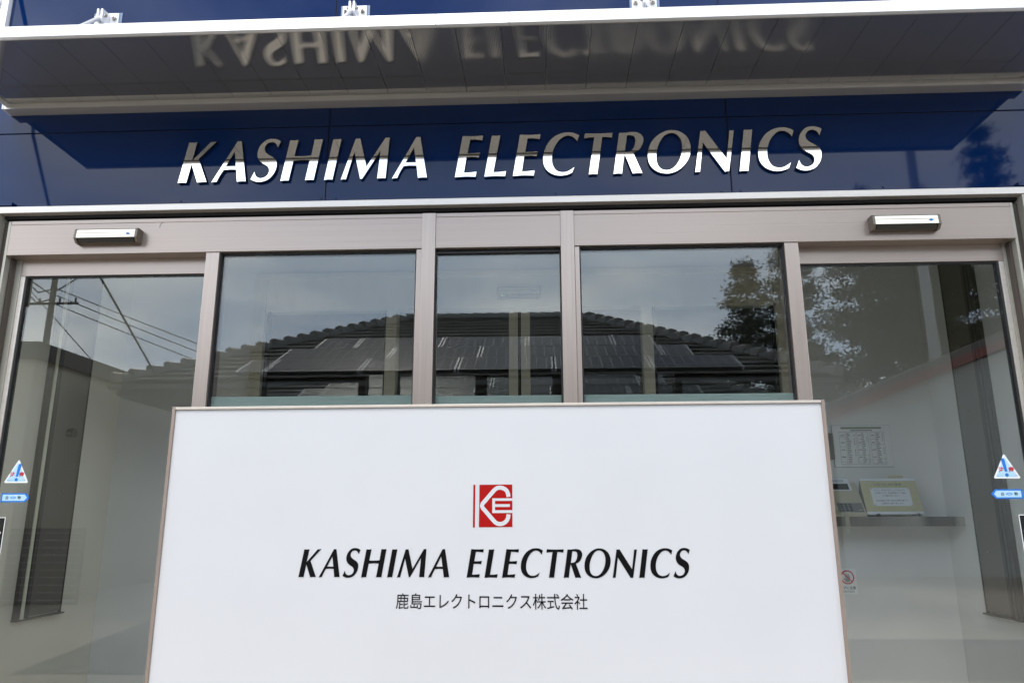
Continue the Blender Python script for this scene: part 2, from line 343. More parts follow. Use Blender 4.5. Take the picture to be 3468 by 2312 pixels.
GLYPHS = {
 'K': [[(0.168, 1.0), (0.26, 0.994, 1), (0.36, 1.003), (0.277, 0.539), (0.674, 1.0), (0.754, 1.003, 1), (0.814, 1.016), (0.425, 0.586), (0.659, 0.014), (0.553, 0.014, 1), (0.447, 0.005), (0.273, 0.464), (0.195, 0.004), (0.095, 0.01, 1), (0.0, 0.0)]],
 'A': [[(0.525, 1.008), (0.572, 1.003, 1), (0.614, 1.008), (0.785, 0.011), (0.683, 0.014, 1), (0.585, 0.005), (0.545, 0.303), (0.396, 0.309, 1), (0.254, 0.298), (0.185, 0.175, 1), (0.115, 0.01), (0.058, 0.01, 1), (0.0, 0.0)], [(0.476, 0.746), (0.532, 0.382), (0.293, 0.382)]],
 'S': [[(0.631, 0.978), (0.572, 0.827), (0.535, 0.902, 1), (0.48, 0.949, 1), (0.42, 0.962, 1), (0.341, 0.94, 1), (0.287, 0.877, 1), (0.268, 0.802, 1), (0.291, 0.726, 1), (0.361, 0.657, 1), (0.463, 0.594, 1), (0.532, 0.532, 1), (0.569, 0.45, 1), (0.572, 0.356, 1), (0.552, 0.256, 1), (0.503, 0.157, 1), (0.416, 0.057, 1), (0.3, 0.001, 1), (0.181, -0.012, 1), (0.088, 0.009, 1), (0.0, 0.054), (0.077, 0.237), (0.1, 0.162, 1), (0.15, 0.1, 1), (0.223, 0.075, 1), (0.308, 0.094, 1), (0.378, 0.15, 1), (0.41, 0.231, 1), (0.404, 0.306, 1), (0.354, 0.375, 1), (0.266, 0.431, 1), (0.183, 0.494, 1), (0.133, 0.575, 1), (0.112, 0.669, 1), (0.129, 0.795, 1), (0.183, 0.909, 1), (0.278, 1.004, 1), (0.369, 1.039, 1), (0.456, 1.044, 1), (0.55, 1.025, 1)]],
 'H': [[(0.161, 1.0), (0.257, 0.993, 1), (0.352, 1.002), (0.28, 0.6), (0.385, 0.596, 1), (0.525, 0.597, 1), (0.668, 0.61), (0.725, 1.009), (0.818, 1.002, 1), (0.913, 1.009), (0.757, 0.008), (0.658, 0.014, 1), (0.56, 0.004), (0.64, 0.493), (0.534, 0.5, 1), (0.389, 0.499, 1), (0.265, 0.489), (0.187, 0.007), (0.088, 0.01, 1), (0.0, 0.0)]],
 'I': [[(0.159, 1.0), (0.255, 0.994, 1), (0.347, 1.0), (0.19, 0.007), (0.091, 0.013, 1), (0.0, 0.0)]],
 'M': [[(0.294, 1.0), (0.347, 0.997, 1), (0.397, 1.003), (0.567, 0.305), (0.979, 1.012), (1.025, 1.006, 1), (1.071, 1.012), (1.01, 0.014), (0.912, 0.018, 1), (0.821, 0.01), (0.875, 0.692), (0.481, 0.01), (0.458, 0.013, 1), (0.439, 0.009), (0.278, 0.673), (0.115, 0.006), (0.056, 0.01, 1), (0.0, 0.0)]],
 'E': [[(0.162, 1.004), (0.391, 0.995, 1), (0.626, 1.003), (0.607, 0.887), (0.47, 0.907, 1), (0.335, 0.91), (0.275, 0.573), (0.407, 0.575, 1), (0.554, 0.588), (0.532, 0.471), (0.395, 0.486, 1), (0.255, 0.483), (0.201, 0.104), (0.333, 0.108, 1), (0.482, 0.124), (0.464, 0.003), (0.231, 0.013, 1), (0.0, 0.0)]],
 'L': [[(0.161, 0.996), (0.255, 0.991, 1), (0.355, 1.0), (0.2, 0.101), (0.336, 0.105, 1), (0.482, 0.122), (0.461, 0.001), (0.233, 0.01, 1), (0.0, 0.0)]],
 'C': [[(0.815, 0.961), (0.768, 0.815), (0.71, 0.887, 1), (0.646, 0.937, 1), (0.569, 0.955, 1), (0.465, 0.93, 1), (0.354, 0.837, 1), (0.263, 0.694, 1), (0.21, 0.539, 1), (0.194, 0.39, 1), (0.208, 0.261, 1), (0.259, 0.15, 1), (0.329, 0.089, 1), (0.425, 0.067, 1), (0.522, 0.079, 1), (0.612, 0.126, 1), (0.69, 0.184), (0.637, 0.056), (0.534, 0.009, 1), (0.38, -0.012, 1), (0.238, 0.015, 1), (0.11, 0.094, 1), (0.027, 0.217, 1), (0.0, 0.378, 1), (0.023, 0.576, 1), (0.102, 0.762, 1), (0.232, 0.918, 1), (0.388, 1.005, 1), (0.544, 1.036, 1), (0.686, 1.02, 1)]],
 'T': [[(0.021, 1.001), (0.318, 0.989, 1), (0.638, 0.999), (0.619, 0.881), (0.51, 0.899, 1), (0.404, 0.902), (0.27, 0.004), (0.174, 0.01, 1), (0.082, 0.0), (0.226, 0.902), (0.11, 0.894, 1), (0.0, 0.881)]],
 'R': [[(0.156, 0.994), (0.276, 0.991, 1), (0.418, 1.006, 1), (0.546, 0.998, 1), (0.635, 0.95, 1), (0.684, 0.863, 1), (0.685, 0.777, 1), (0.641, 0.653, 1), (0.562, 0.554, 1), (0.451, 0.495), (0.632, 0.007), (0.524, 0.011, 1), (0.421, 0.003), (0.26, 0.48), (0.226, 0.307, 1), (0.185, 0.006), (0.09, 0.012, 1), (0.0, 0.0)], [(0.329, 0.925), (0.403, 0.929, 1), (0.48, 0.901, 1), (0.507, 0.82, 1), (0.495, 0.702, 1), (0.454, 0.603, 1), (0.382, 0.535, 1), (0.266, 0.52)]],
 'O': [[(0.567, 1.031, 1), (0.733, 0.992, 1), (0.87, 0.88, 1), (0.941, 0.719, 1), (0.951, 0.559, 1), (0.904, 0.362, 1), (0.797, 0.19, 1), (0.653, 0.062, 1), (0.499, -0.003, 1), (0.371, -0.012, 1), (0.22, 0.024, 1), (0.095, 0.116, 1), (0.021, 0.245, 1), (0.0, 0.41, 1), (0.023, 0.583, 1), (0.098, 0.756, 1), (0.23, 0.905, 1), (0.4, 1.004, 1)], [(0.546, 0.961, 1), (0.654, 0.923, 1), (0.734, 0.818, 1), (0.767, 0.67, 1), (0.749, 0.485, 1), (0.693, 0.313, 1), (0.599, 0.166, 1), (0.495, 0.086, 1), (0.393, 0.064, 1), (0.291, 0.092, 1), (0.217, 0.177, 1), (0.185, 0.312, 1), (0.19, 0.46, 1), (0.23, 0.633, 1), (0.304, 0.793, 1), (0.41, 0.917, 1)]],
 'N': [[(0.17, 0.995), (0.226, 0.989, 1), (0.278, 0.998), (0.707, 0.305), (0.811, 0.995), (0.858, 0.989, 1), (0.909, 0.995), (0.736, 0.01), (0.692, 0.01, 1), (0.645, 0.0), (0.207, 0.711), (0.103, 0.009), (0.052, 0.009, 1), (0.0, 0.001)]],
}
ORDER = "KASHIMAELECTRONICS"
SIGN_X = [-0.7074, -0.6479, -0.5788, -0.5248, -0.4495, -0.4209, -0.3319, -0.2213, -0.1704, -0.1206, -0.0672, 0.0057, 0.0538, 0.1128, 0.191, 0.2648, 0.2971, 0.3601]
WALL_X = [-1.5988, -1.4476, -1.2732, -1.1393, -0.9453, -0.8711, -0.6455, -0.3696, -0.2408, -0.1169, 0.0152, 0.1955, 0.3181, 0.4685, 0.6673, 0.856, 0.9408, 1.0962]
# ================================================================ ground
def struct(name, m, x0, x1, y0, y1, z0, z1): return tag(box(name, m, None, x0, x1, y0, y1, z0, z1), kind="structure")
g = MB(); g.poly([(-400, -400, -0.08), (400, -400, -0.08), (400, 400, -0.08), (-400, 400, -0.08)])
tag(g.build("ground", "concrete"), kind="structure")
struct("pavement", "concrete", -3.4, 3.4, -2.3, -0.02, -0.2, -0.012)
g = MB(); g.poly([(-0.9, -4.5, -0.074), (14, -4.5, -0.074), (14, 0, -0.074), (3.42, 0, -0.074), (3.42, -2.32, -0.074), (-0.9, -2.32, -0.074)])
tag(g.build("road", "asphalt"), kind="structure")
g = MB(); g.poly([(-4.0, -2.7, -0.074), (-2.9, -2.7, -0.074), (-3.9, -5.6, -0.074), (-4.5, -5.6, -0.074)])
tag(g.build("dark_strip", "strip_dark"), kind="structure")  # darker diagonal strip laid over the ground
g = MB(); g.poly([(-60, -200, -0.074), (60, -200, -0.074), (60, -17, -0.074), (-60, -17, -0.074)])
tag(g.build("road", "asphalt"), kind="structure")

# ================================================================ office building (facade plane y = 0)
bld = thing("office_building", "office building front clad in glossy navy blue panels above a glazed entrance", "building", (0, 0, 0))
ZJ = [2.372, 2.757, 3.62, 4.3]; XJ = [-2.51, -0.94, 0.821, 2.58]
box("backing_wall", "joint", bld, -2.5, 2.57, 0.006, 0.12, 2.345, 4.29)
for zi in range(3):
    for xi in range(3):
        g = 0.0025
        box("cladding_panel", "blue", bld, XJ[xi] + g, XJ[xi + 1] - g, 0.0, 0.0055, ZJ[zi] + g, ZJ[zi + 1] - g, 0.0012)
for x, z in [(-0.959, 2.411), (-0.895, 2.411), (-1.585, 2.412), (0.068, 2.413), (0.779, 2.407), (0.86, 2.409), (1.458, 2.413)]:
    MB().tube([(x, 0.001, z), (x, -0.0035, z)], 0.0062, 12, 0.0045).build("rivet", "blue", bld)
MB().box(-2.545, -2.511, -0.022, 0.11, -0.02, 4.3, 0.002).build("corner_trim", "white_metal", bld)
MB().box(2.581, 2.615, -0.022, 0.11, -0.02, 4.3, 0.002).build("corner_trim", "white_metal", bld)
# drip flashing under the panels
fl = MB().box(-2.53, 2.036, -0.030, 0.02, 2.3575, 2.387, 0.0015)
fl.build("drip_flashing", "trim_light", bld)
box("drip_flashing_end", "champagne_grey", bld, 2.0365, 2.044, -0.031, 0.02, 2.356, 2.3885, 0.001)
box("flashing_seat", "blue", bld, -2.50, 2.56, -0.016, -0.0003, 2.388, 2.3935)
for s, x in ((-1, -2.365), (1, 2.035)):
    MB().prism([(x - 0.05, 2.394), (x + 0.036, 2.394), (x + 0.038, 2.408), (x + 0.026, 2.416), (x + 0.014, 2.414), (x - 0.05, 2.436)] if s < 0 else
               [(x + 0.05, 2.394), (x - 0.036, 2.394), (x - 0.038, 2.408), (x - 0.026, 2.418), (x - 0.014, 2.416), (x + 0.05, 2.438)],
               "y", -0.03, -0.001).build("end_block", "blue", bld)  # small dark blue block near each lower end of the panels
# side walls of stone siding, each course its own board
def siding(x0, x1, nb, z0, zh):
    for k in range(nb):
        bm = bmesh.new(); nx = max(4, min(60, int((x1 - x0) / 0.02))); nz = 8; r = random.Random(50 + k)
        grid = [[bm.verts.new((x0 + (x1 - x0) * i / nx, -0.012 - (0.012 * r.random() if 0 < j < nz else 0), z0 + k * zh + 0.004 + (zh - 0.008) * j / nz)) for i in range(nx + 1)] for j in range(nz + 1)]
        for j in range(nz):
            for i in range(nx): bm.faces.new((grid[j][i], grid[j][i + 1], grid[j + 1][i + 1], grid[j + 1][i]))
        bot, topv = grid[0], grid[-1]
        b2 = [bm.verts.new((v.co.x, 0.02, v.co.z)) for v in bot]; t2 = [bm.verts.new((v.co.x, 0.02, v.co.z)) for v in topv]
        for i in range(nx):
            bm.faces.new((bot[i + 1], bot[i], b2[i], b2[i + 1])); bm.faces.new((topv[i], topv[i + 1], t2[i + 1], t2[i]))
        bmesh.ops.recalc_face_normals(bm, faces=bm.faces[:])
        me = bpy.data.meshes.new("siding_board"); bm.to_mesh(me); bm.free(); link("siding_board", me, "stone", bld)
siding(-3.2, -2.547, 40, -0.04, 0.108)
siding(2.617, 3.2, 40, -0.04, 0.108)
box("wall", "stone", bld, -6.0, -2.56, 0.021, 0.14, -0.1, 4.3)
box("wall", "stone", bld, 2.63, 6.0, 0.021, 0.14, -0.1, 4.3)
box("wall", "stone", bld, -2.558, -2.43, 0.021, 0.11, -0.1, 2.345)
box("wall", "stone", bld, 2.08, 2.628, 0.021, 0.11, -0.1, 2.345)
box("wall", "stone", bld, -6.0, -5.86, 0.14, 8.0, -0.1, 4.3)
box("wall", "stone", bld, 5.86, 6.0, 0.14, 8.0, -0.1, 4.3)
box("wall", "stone", bld, -5.86, 5.86, 7.86, 8.0, -0.1, 4.3)
box("roof", "cap_grey", bld, -6.05, 6.05, -0.025, 8.05, 4.301, 4.42)  # unseen roof slab, put in to keep the interior dark

# ================================================================ canopy
CX0, CX1, CP = -2.405, 2.09, 0.5515
can = thing("canopy", "slim metal entrance canopy with white front edge and ribbed grey underside", "canopy", (0, 0, 2.87))
def cb(name, m, x0, x1, y0, y1, z0, z1, bev=0.0):
    o = box(name, m, can, x0, x1, y0, y1, z0 - 2.87, z1 - 2.87, bev); return o
for a, b in ((CX0, -0.386), (-0.3845, -0.1085), (-0.107, CX1)):
    cb("fascia", "fascia", a, b, -CP, -CP + 0.018, 2.8555, 2.902, 0.0012)
cb("soffit_lip", "champagne_grey", CX0 + 0.002, CX1 - 0.002, -CP + 0.0185, -CP + 0.0245, 2.8575, 2.872)
x = CX0 + 0.012; step = 0.1735; first = True
nxt = -2.2245
edges = [CX0 + 0.010]
while nxt < CX1 - 0.06: edges.append(nxt); nxt += step
edges.append(CX1 - 0.010)
for k, (a, b) in enumerate(zip(edges, edges[1:])):
    MB().prism([(-CP + 0.025, -0.0078), (-0.062, 0.0042), (-0.062, 0.0098), (-CP + 0.025, -0.0022)], "x", a + 0.0008, b - 0.0008).build("soffit_panel", SOFFIT[2 if k in (11, 15, 16) else (0 if k < 11 or k == 13 else 1)], can)
cb("top_deck", "fascia", CX0 + 0.004, CX1 - 0.004, -CP + 0.019, -0.001, 2.8825, 2.899)
for a, b in ((CX0 - 0.012, -0.089), (-0.0875, CX1 + 0.008)):
    MB().prism([(-0.0605, -0.0215), (-0.0615, -0.010), (-0.0605, 0.0055), (-0.001, 0.0055), (-0.001, -0.0215)], "x", a, b).build("wall_rail", "rail_silver", can)
cb("side_edge", "fascia", CX0, CX0 + 0.003, -CP + 0.019, -0.062, 2.858, 2.882)
cb("side_edge", "fascia", CX1 - 0.003, CX1, -CP + 0.019, -0.062, 2.858, 2.882)
cb("rail_end_cap", "white_metal", CX0 - 0.018, CX0 - 0.0125, -0.063, -0.001, 2.8475, 2.877, 0.001)
cb("rail_end_cap", "white_metal", CX1 + 0.0085, CX1 + 0.014, -0.063, -0.001, 2.8475, 2.877, 0.001)
def hanger(x):
    Z = lambda z: z - 2.87
    h = MB().box(x - 0.056, x + 0.056, -0.010, -0.0035, Z(3.262), Z(3.368), 0.001).build("hanger_plate", "white_metal", can)
    MB().box(x - 0.066, x + 0.070, -0.0034, -0.0004, Z(3.25), Z(3.374), 0.001).build("sealant_pad", "clear_pad", h)
    for s in (-0.013, 0.006):
        MB().prism([(-0.0101, Z(3.285)), (-0.060, Z(3.292)), (-0.066, Z(3.30)), (-0.066, Z(3.352)), (-0.0101, Z(3.358))], "x", x + s, x + s + 0.0085).build("lug", "white_metal", h)
    for dx_ in (-0.041, 0.038):
        b = MB(); b.tube([(x + dx_, -0.0101, Z(3.338)), (x + dx_, -0.014, Z(3.338))], 0.0125, 16)
        b.tube([(x + dx_, -0.0141, Z(3.338)), (x + dx_, -0.022, Z(3.338))], 0.0098, 6)
        b.tube([(x + dx_, -0.0221, Z(3.338)), (x + dx_, -0.030, Z(3.338))], 0.0058, 8); b.build("bolt", "galv", h)
    b = MB(); b.tube([(x - 0.026, -0.050, Z(3.326)), (x + 0.028, -0.050, Z(3.326))], 0.0055, 8)
    b.tube([(x + 0.0147, -0.050, Z(3.326)), (x + 0.022, -0.050, Z(3.326))], 0.0095, 6)
    b.tube([(x - 0.0215, -0.050, Z(3.326)), (x - 0.0132, -0.050, Z(3.326))], 0.0095, 6); b.build("bolt", "galv", h)
    MB().tube([(x + 0.0005, -0.042, Z(3.328)), (x + 0.0005, -0.42, Z(2.906))], 0.0085, 14).build("rod", "white_metal", h, True)
    MB().box(x - 0.025, x + 0.026, -0.45, -0.39, Z(2.8995), Z(2.909)).build("foot_plate", "white_metal", h)
for x in (-2.030, -0.851, 0.487, 1.66): hanger(x)

# ================================================================ raised letters on the wall
let = thing("company_lettering", "polished steel capitals spelling KASHIMA ELECTRONICS on the navy wall", "lettering", (0, -0.0095, 2.4905))
for i, ch in enumerate(ORDER):
    o = link("letter", glyph_mesh(GLYPHS[ch], 0.1953, 0.0065), "steel_mirror", let); o.location = (WALL_X[i], 0, 0)
    o.data.materials.append(M["steel_side_reflect"])
    for f in o.data.polygons: f.material_index = 0 if abs(f.normal.y) > 0.5 else 1

# ================================================================ glazed entrance screen
ent = thing("entrance_screen", "champagne aluminium entrance frame with three fixed glass panels between two sliding doors", "door frame", (0, 0, 0))
def eb(name, m, *a, bev=0.0012, parent=None): return box(name, m, parent or ent, *a, bev)
def header(x0, x1):
    p = MB().prism([(0.0, 2.1705), (-0.004, 2.172), (-0.004, 2.180), (0.0, 2.1815), (0.0, 2.312), (-0.0025, 2.3135), (-0.0025, 2.3165), (0.002, 2.318), (0.002, 2.331), (0.09, 2.331), (0.09, 2.1705)], "x", x0, x1)
    return p.build("header_cover", "champagne", ent)
header(-2.338, -0.5095); header(-0.4495, 0.0845); header(0.1435, 1.968)
MB().tube([(-1.667, -0.0004, 2.287), (-1.662, -0.0006, 2.305), (-1.658, -0.0006, 2.3115), (-1.651, -0.0004, 2.311)], 0.0011, 5).build("scratch_mark", "sign_trim_side", ent)
eb("shadow_gap", "bronze", -2.40, 2.03, 0.03, 0.11, 2.3315, 2.3565)  # dark bronze stands in for the shade in the gap above the header
for x0, x1 in ((-0.5085, -0.4505), (0.0855, 0.1425)):
    eb("mullion", "champagne_v", x0, x1, -0.006, 0.10, -0.01, 2.3305)
for x0, x1 in ((-0.531, -0.5095), (0.1435, 0.1635)):
    eb("glazing_bead", "champagne_v", x0, x1, 0.002, 0.06, 0.0, 2.169)
for x0, x1 in ((-1.4475, -1.3895), (1.0215, 1.0785)):
    eb("door_post", "champagne_v", x0, x1, 0.0005, 0.095, -0.01, 2.1695)
def pane(x0, x1, ztop, film):
    eb("gasket", "gasket", x0, x0 + 0.005, 0.012, 0.045, 0.06, ztop); eb("gasket", "gasket", x1 - 0.005, x1, 0.012, 0.045, 0.06, ztop)
    eb("gasket", "gasket", x0 + 0.006, x1 - 0.006, 0.012, 0.045, ztop - 0.006, ztop)
    eb("sill", "champagne", x0, x1, 0.0, 0.07, 0.0, 0.058)
    gl = eb("fixed_pane", "glass", x0 + 0.0055, x1 - 0.0055, 0.026, 0.034, 0.059, ztop - 0.0065, bev=0)
    eb("frosted_film", "film", x0 + 0.0065, x1 - 0.0065, 0.0345, 0.0355, 0.062, film, bev=0, parent=gl)
pane(-1.3885, -0.532, 2.169, 1.543); pane(-0.4495, 0.0845, 2.157, 1.538); pane(0.1645, 1.0205, 2.169, 1.538)
eb("gasket", "gasket", -0.4495, 0.0845, 0.02, 0.05, 2.158, 2.1695)
for s in (-1, 1):
    X = (lambda a: a) if s < 0 else (lambda a: -0.372 - a)
    def jb(name, m, a, b, y0, y1, z0=-0.01, z1=2.33): eb(name, m, min(X(a), X(b)), max(X(a), X(b)), y0, y1, z0, z1, bev=0.001)
    jb("outer_jamb", "champagne_grey", -2.428, -2.378, -0.026, 0.10, z1=2.3565)
    jb("jamb_return", "bronze", -2.3775, -2.3515, 0.012, 0.10)
    jb("jamb_bead", "champagne_grey", -2.351, -2.3395, 0.0, 0.10)
    jb("jamb_recess", "bronze", -2.339, -2.330, 0.03, 0.10, z1=2.168)

# two outer sliding doors, set back behind the header
def slider(label, x0, x1, edge):
    d = thing("sliding_door", label, "door", ((x0 + x1) / 2, 0.075, 0)); cx, cy_ = (x0 + x1) / 2, 0.075
    def db(name, m, a, b, c, e, f, g_, bev=0.001): return box(name, m, d, a - cx, b - cx, c - cy_, e - cy_, f, g_, bev)
    db("top_rail", "champagne", x0 + (0.042 if edge < 0 else 0.0), x1 - (0.042 if edge > 0 else 0.0), 0.060, 0.098, 2.0955, 2.186)
    db("bottom_rail", "champagne", x0, x1, 0.060, 0.098, 0.006, 0.088)
    if edge < 0:
        db("stile", "champagne_grey", x0, x0 + 0.041, 0.058, 0.098, 0.089, 2.186)
        db("glazing_bead", "trim_light", x0 + 0.0415, x0 + 0.062, 0.062, 0.095, 0.089, 2.095)
        db("gasket", "gasket", x0 + 0.0625, x0 + 0.071, 0.066, 0.092, 0.089, 2.095); db("stile", "champagne_v", x1 - 0.03, x1, 0.060, 0.098, 0.089, 2.095)
        ga, gb = x0 + 0.0715, x1 - 0.0305
    else:
        db("stile", "champagne_grey", x1 - 0.041, x1, 0.058, 0.098, 0.089, 2.186)
        db("glazing_bead", "trim_light", x1 - 0.062, x1 - 0.0415, 0.062, 0.095, 0.089, 2.095)
        db("gasket", "gasket", x1 - 0.071, x1 - 0.0625, 0.066, 0.092, 0.089, 2.095); db("stile", "champagne_v", x0, x0 + 0.03, 0.060, 0.098, 0.089, 2.095)
        ga, gb = x0 + 0.0305, x1 - 0.0715
    db("gasket", "gasket", ga, gb, 0.068, 0.090, 2.089, 2.095, 0)
    db("glass_pane", "glass", ga, gb, 0.075, 0.081, 0.0885, 2.0885, 0)
    return d
slider("closed glass sliding door left of the white sign board", -2.346, -1.41, -1)
slider("closed glass sliding door right of the white sign board, in front of the phone shelf", 1.045, 1.986, 1)

# door sensors
def sensor(name, label, x0, x1, z, scale=1.0, y=0.0, group=None, flat=False):
    w = (x1 - x0); o = thing(name, label, "sensor", ((x0 + x1) / 2, y, z), group=group); h = 0.031 * scale
    prof = [(0, h), (-0.036, h), (-0.0365, h * 0.97), (-0.044, h * 0.78), (-0.0475, -h * 0.38), (-0.030, -h * 0.97), (0, -h * 0.97)]
    MB().prism([(-0.0395, h * 0.90), (-0.0442, h * 0.775), (-0.0476, -h * 0.38), (-0.040, -h * 0.36)], "x", -w / 2 + 0.0105, w / 2 - 0.0105).build("face_plate", "sensor", o)
    MB().prism([(0, h * 0.99), (-0.0355, h * 0.99), (-0.0425, h * 0.80), (-0.0395, -h * 0.30), (-0.026, -h * 0.90), (0, -h * 0.95)], "x", -w / 2 + 0.012, w / 2 - 0.012).build("housing", "sensor_dark", o)
    for s in (-1, 1):
        pr2 = [(a * 1.01, b * 1.03) for a, b in prof]
        a, b = sorted((s * (w / 2 - 0.0103), s * w / 2)); MB().prism(pr2, "x", a, b).build("end_cap", "sensor_dark", o)
    MB().prism([(-0.0455, -h * 0.40), (-0.0405, -h * 0.30), (-0.0265, -h * 0.93), (-0.0300, -h * 0.95)], "x", -w / 2 + 0.016, w / 2 - 0.016).build("detector_window", "black_gloss", o)
    MB().box(-w / 2 + 0.012, w / 2 - 0.012, -0.0464, -0.0445, h * 0.28, h * 0.33).build("seam", "sensor_dark", o)
    n = 12; ps = []
    for k in range(n + 1): t = k / n; ps.append((-0.010 + 0.02 * t, 0.0042 * math.sin(math.pi * t)))
    for k in range(n - 1, 0, -1): t = k / n; ps.append((-0.010 + 0.02 * t, -0.0042 * math.sin(math.pi * t)))
    MB().prism([(w / 2 - 0.040 + a, h * 0.10 + b) for a, b in ps], "y", -0.0478, -0.0450).build("maker_mark", "blue_print", o)
    return o
sensor("door_sensor", "slim champagne door sensor on the header above the left sliding door", -2.016, -1.738, 2.242)
sensor("door_sensor", "slim champagne door sensor on the header above the right sliding door", 1.376, 1.652, 2.238)

# ================================================================ stickers on the door glass
GY = 0.0748
def tri_sticker(label, cx, flip):
    o = thing("warning_sticker", label, "sticker", (cx, GY, 1.196)); s = 1
    def rtri(w, h, r):
        P = [Vector((-w / 2, 0)), Vector((w / 2, 0)), Vector((0, h))]; pts = []
        for i in range(3):
            a, b, c = P[i - 1], P[i], P[(i + 1) % 3]; u = (a - b).normalized(); v = (c - b).normalized()
            for k in range(5):
                t = k / 4; q = b + u * r * (1 - t) ** 2 + v * r * t ** 2; pts.append((q.x, q.y))
        return pts
    MB().prism(rtri(0.106, 0.098, 0.008), "y", -0.0010, 0).build("backing", "white_print", o)
    MB().prism([(a, b + 0.006) for a, b in rtri(0.085, 0.080, 0.010)], "y", -0.0014, -0.0011).build("panel", "pale_blue", o)
    k = -0.006 if flip else 0.006
    b = MB(); b.prism([(-0.0055 + k * .2 + 0.0, 0.026), (0.0045 + k * .2, 0.026), (0.0085 + k, 0.072), (0.006 + k, 0.079), (-0.002 + k, 0.079), (-0.0055 + k, 0.072)] if not flip else
                      [(-0.0045 + k * .2, 0.026), (0.0055 + k * .2, 0.026), (0.0055 + k, 0.072), (0.002 + k, 0.079), (-0.006 + k, 0.079), (-0.0085 + k, 0.072)], "y", -0.0018, -0.0015)
    b.prism([(0.007 * math.cos(t * math.pi / 8), 0.0135 + 0.0072 * math.sin(t * math.pi / 8)) for t in range(16)], "y", -0.0018, -0.0015)
    b.build("exclamation_mark", "blue_print", o)
    text("lettering", "注", "red_bright", o, -0.019, -0.0015, 0.035, height=0.0215, offset=0.03); text("lettering", "意", "red_bright", o, 0.0195, -0.0015, 0.035, height=0.0215, offset=0.03)
    text("small_print", "挟まれない", "blue_print", o, -0.0255, -0.0012, 0.0105, width=0.030, extrude=0.0002); text("small_print", "ようにご注意", "blue_print", o, 0.0255, -0.0012, 0.0105, width=0.030, extrude=0.0002)
tri_sticker("triangular caution sticker on the left sliding door glass", -2.197, False)
tri_sticker("triangular caution sticker on the right sliding door glass", 1.831, True)
def arrow_sticker(label, cx, d):
    o = thing("arrow_sticker", label, "sticker", (cx, GY, 1.136))
    def arr(w, h, tip, off): return [(-w / 2 * d + off, -h / 2), (w / 2 * d + off, -h / 2), ((w / 2 + tip) * d + off, 0), (w / 2 * d + off, h / 2), (-w / 2 * d + off, h / 2)]
    MB().prism(arr(0.105, 0.037, 0.017, 0), "y", -0.0010, 0).build("border", "blue_print", o)
    MB().prism(arr(0.094, 0.0255, 0.011, 0.001 * d), "y", -0.0014, -0.0011).build("panel", "pale_blue", o)
    text("lettering", "自", "ink", o, -0.026, -0.0015, 0.0, height=0.014, offset=0.01); text("lettering", "動", "ink", o, 0.026, -0.0015, 0.0, height=0.014, offset=0.01)
    n = 10; lens = lambda w, h: [(-w + 2 * w * k / n, h * math.sin(math.pi * k / n)) for k in range(n + 1)] + [(w - 2 * w * k / n, -h * math.sin(math.pi * k / n)) for k in range(1, n)]
    MB().prism(lens(0.0145, 0.0048), "y", -0.0018, -0.0015).build("maker_mark", "blue_print", o)
    MB().prism(lens(0.010, 0.0022), "y", -0.0021, -0.0019).build("maker_mark_core", "pale_blue", o)
arrow_sticker("blue arrow sticker pointing right on the left sliding door glass", -2.199, 1)
arrow_sticker("blue arrow sticker pointing left on the right sliding door glass", 1.829, -1)
def guard_sticker(label, x):
    o = thing("security_sticker", label, "sticker", (x, GY, 0.985))
    MB().box(-0.034, 0.034, -0.0010, 0, -0.072, 0.072).build("backing", "white_print", o)
    MB().box(-0.031, 0.031, -0.0014, -0.0011, -0.069, 0.069).build("panel", "black_gloss", o)
    b = MB(); b.prism([(0.0 + 0.014 * math.cos(t * math.pi / 8), 0.038 + 0.014 * math.sin(t * math.pi / 8)) for t in range(16)], "y", -0.0018, -0.0015).build("emblem", "white_print", o)
    for k in range(3): MB().box(-0.022, 0.022, -0.0018, -0.0015, 0.006 - k * 0.022, 0.014 - k * 0.022).build("print_line", "white_print", o)
guard_sticker("black sticker with white edge on the left sliding door, cut by the frame", -2.252)
guard_sticker("black sticker with white edge on the right sliding door, cut by the frame", 1.886)

# ================================================================ vestibule
struct("floor", "floor_tile", -5.8, 5.8, 0.13, 7.8, -0.15, 0.0)
struct("threshold", "champagne", -2.42, 2.05, -0.019, 0.129, -0.15, -0.012)
WX0, WX1, BY = -2.57, 2.26, 1.4
struct("wall", "plaster_beige", WX0 - 0.12, WX0, 0.141, BY + 0.12, 0.001, 2.78)
struct("wall", "plaster", WX1, WX1 + 0.12, 0.141, BY + 0.12, 0.001, 2.78)
struct("wall", "plaster", WX0 + 0.001, -1.7735, BY, BY + 0.12, 0.001, 2.78)
struct("wall", "plaster", 1.4735, WX1 - 0.001, BY, BY + 0.12, 0.001, 2.78)
struct("wall", "plaster", -1.773, 1.473, BY, BY + 0.12, 2.5305, 2.78)
struct("wall", "plaster", WX0 + 0.001, -2.4205, 0.1225, 0.14, 0.001, 2.78)
struct("wall", "plaster", 2.0535, WX1 - 0.001, 0.1225, 0.14, 0.001, 2.78)
struct("wall", "plaster", -2.42, 2.053, 0.1225, 0.14, 2.20, 2.78)  # unseen inner wall over the header, added to block light
struct("ceiling", "ceiling_dark", WX0 - 0.1, WX1 + 0.1, 0.1225, BY + 0.12, 2.781, 2.85)
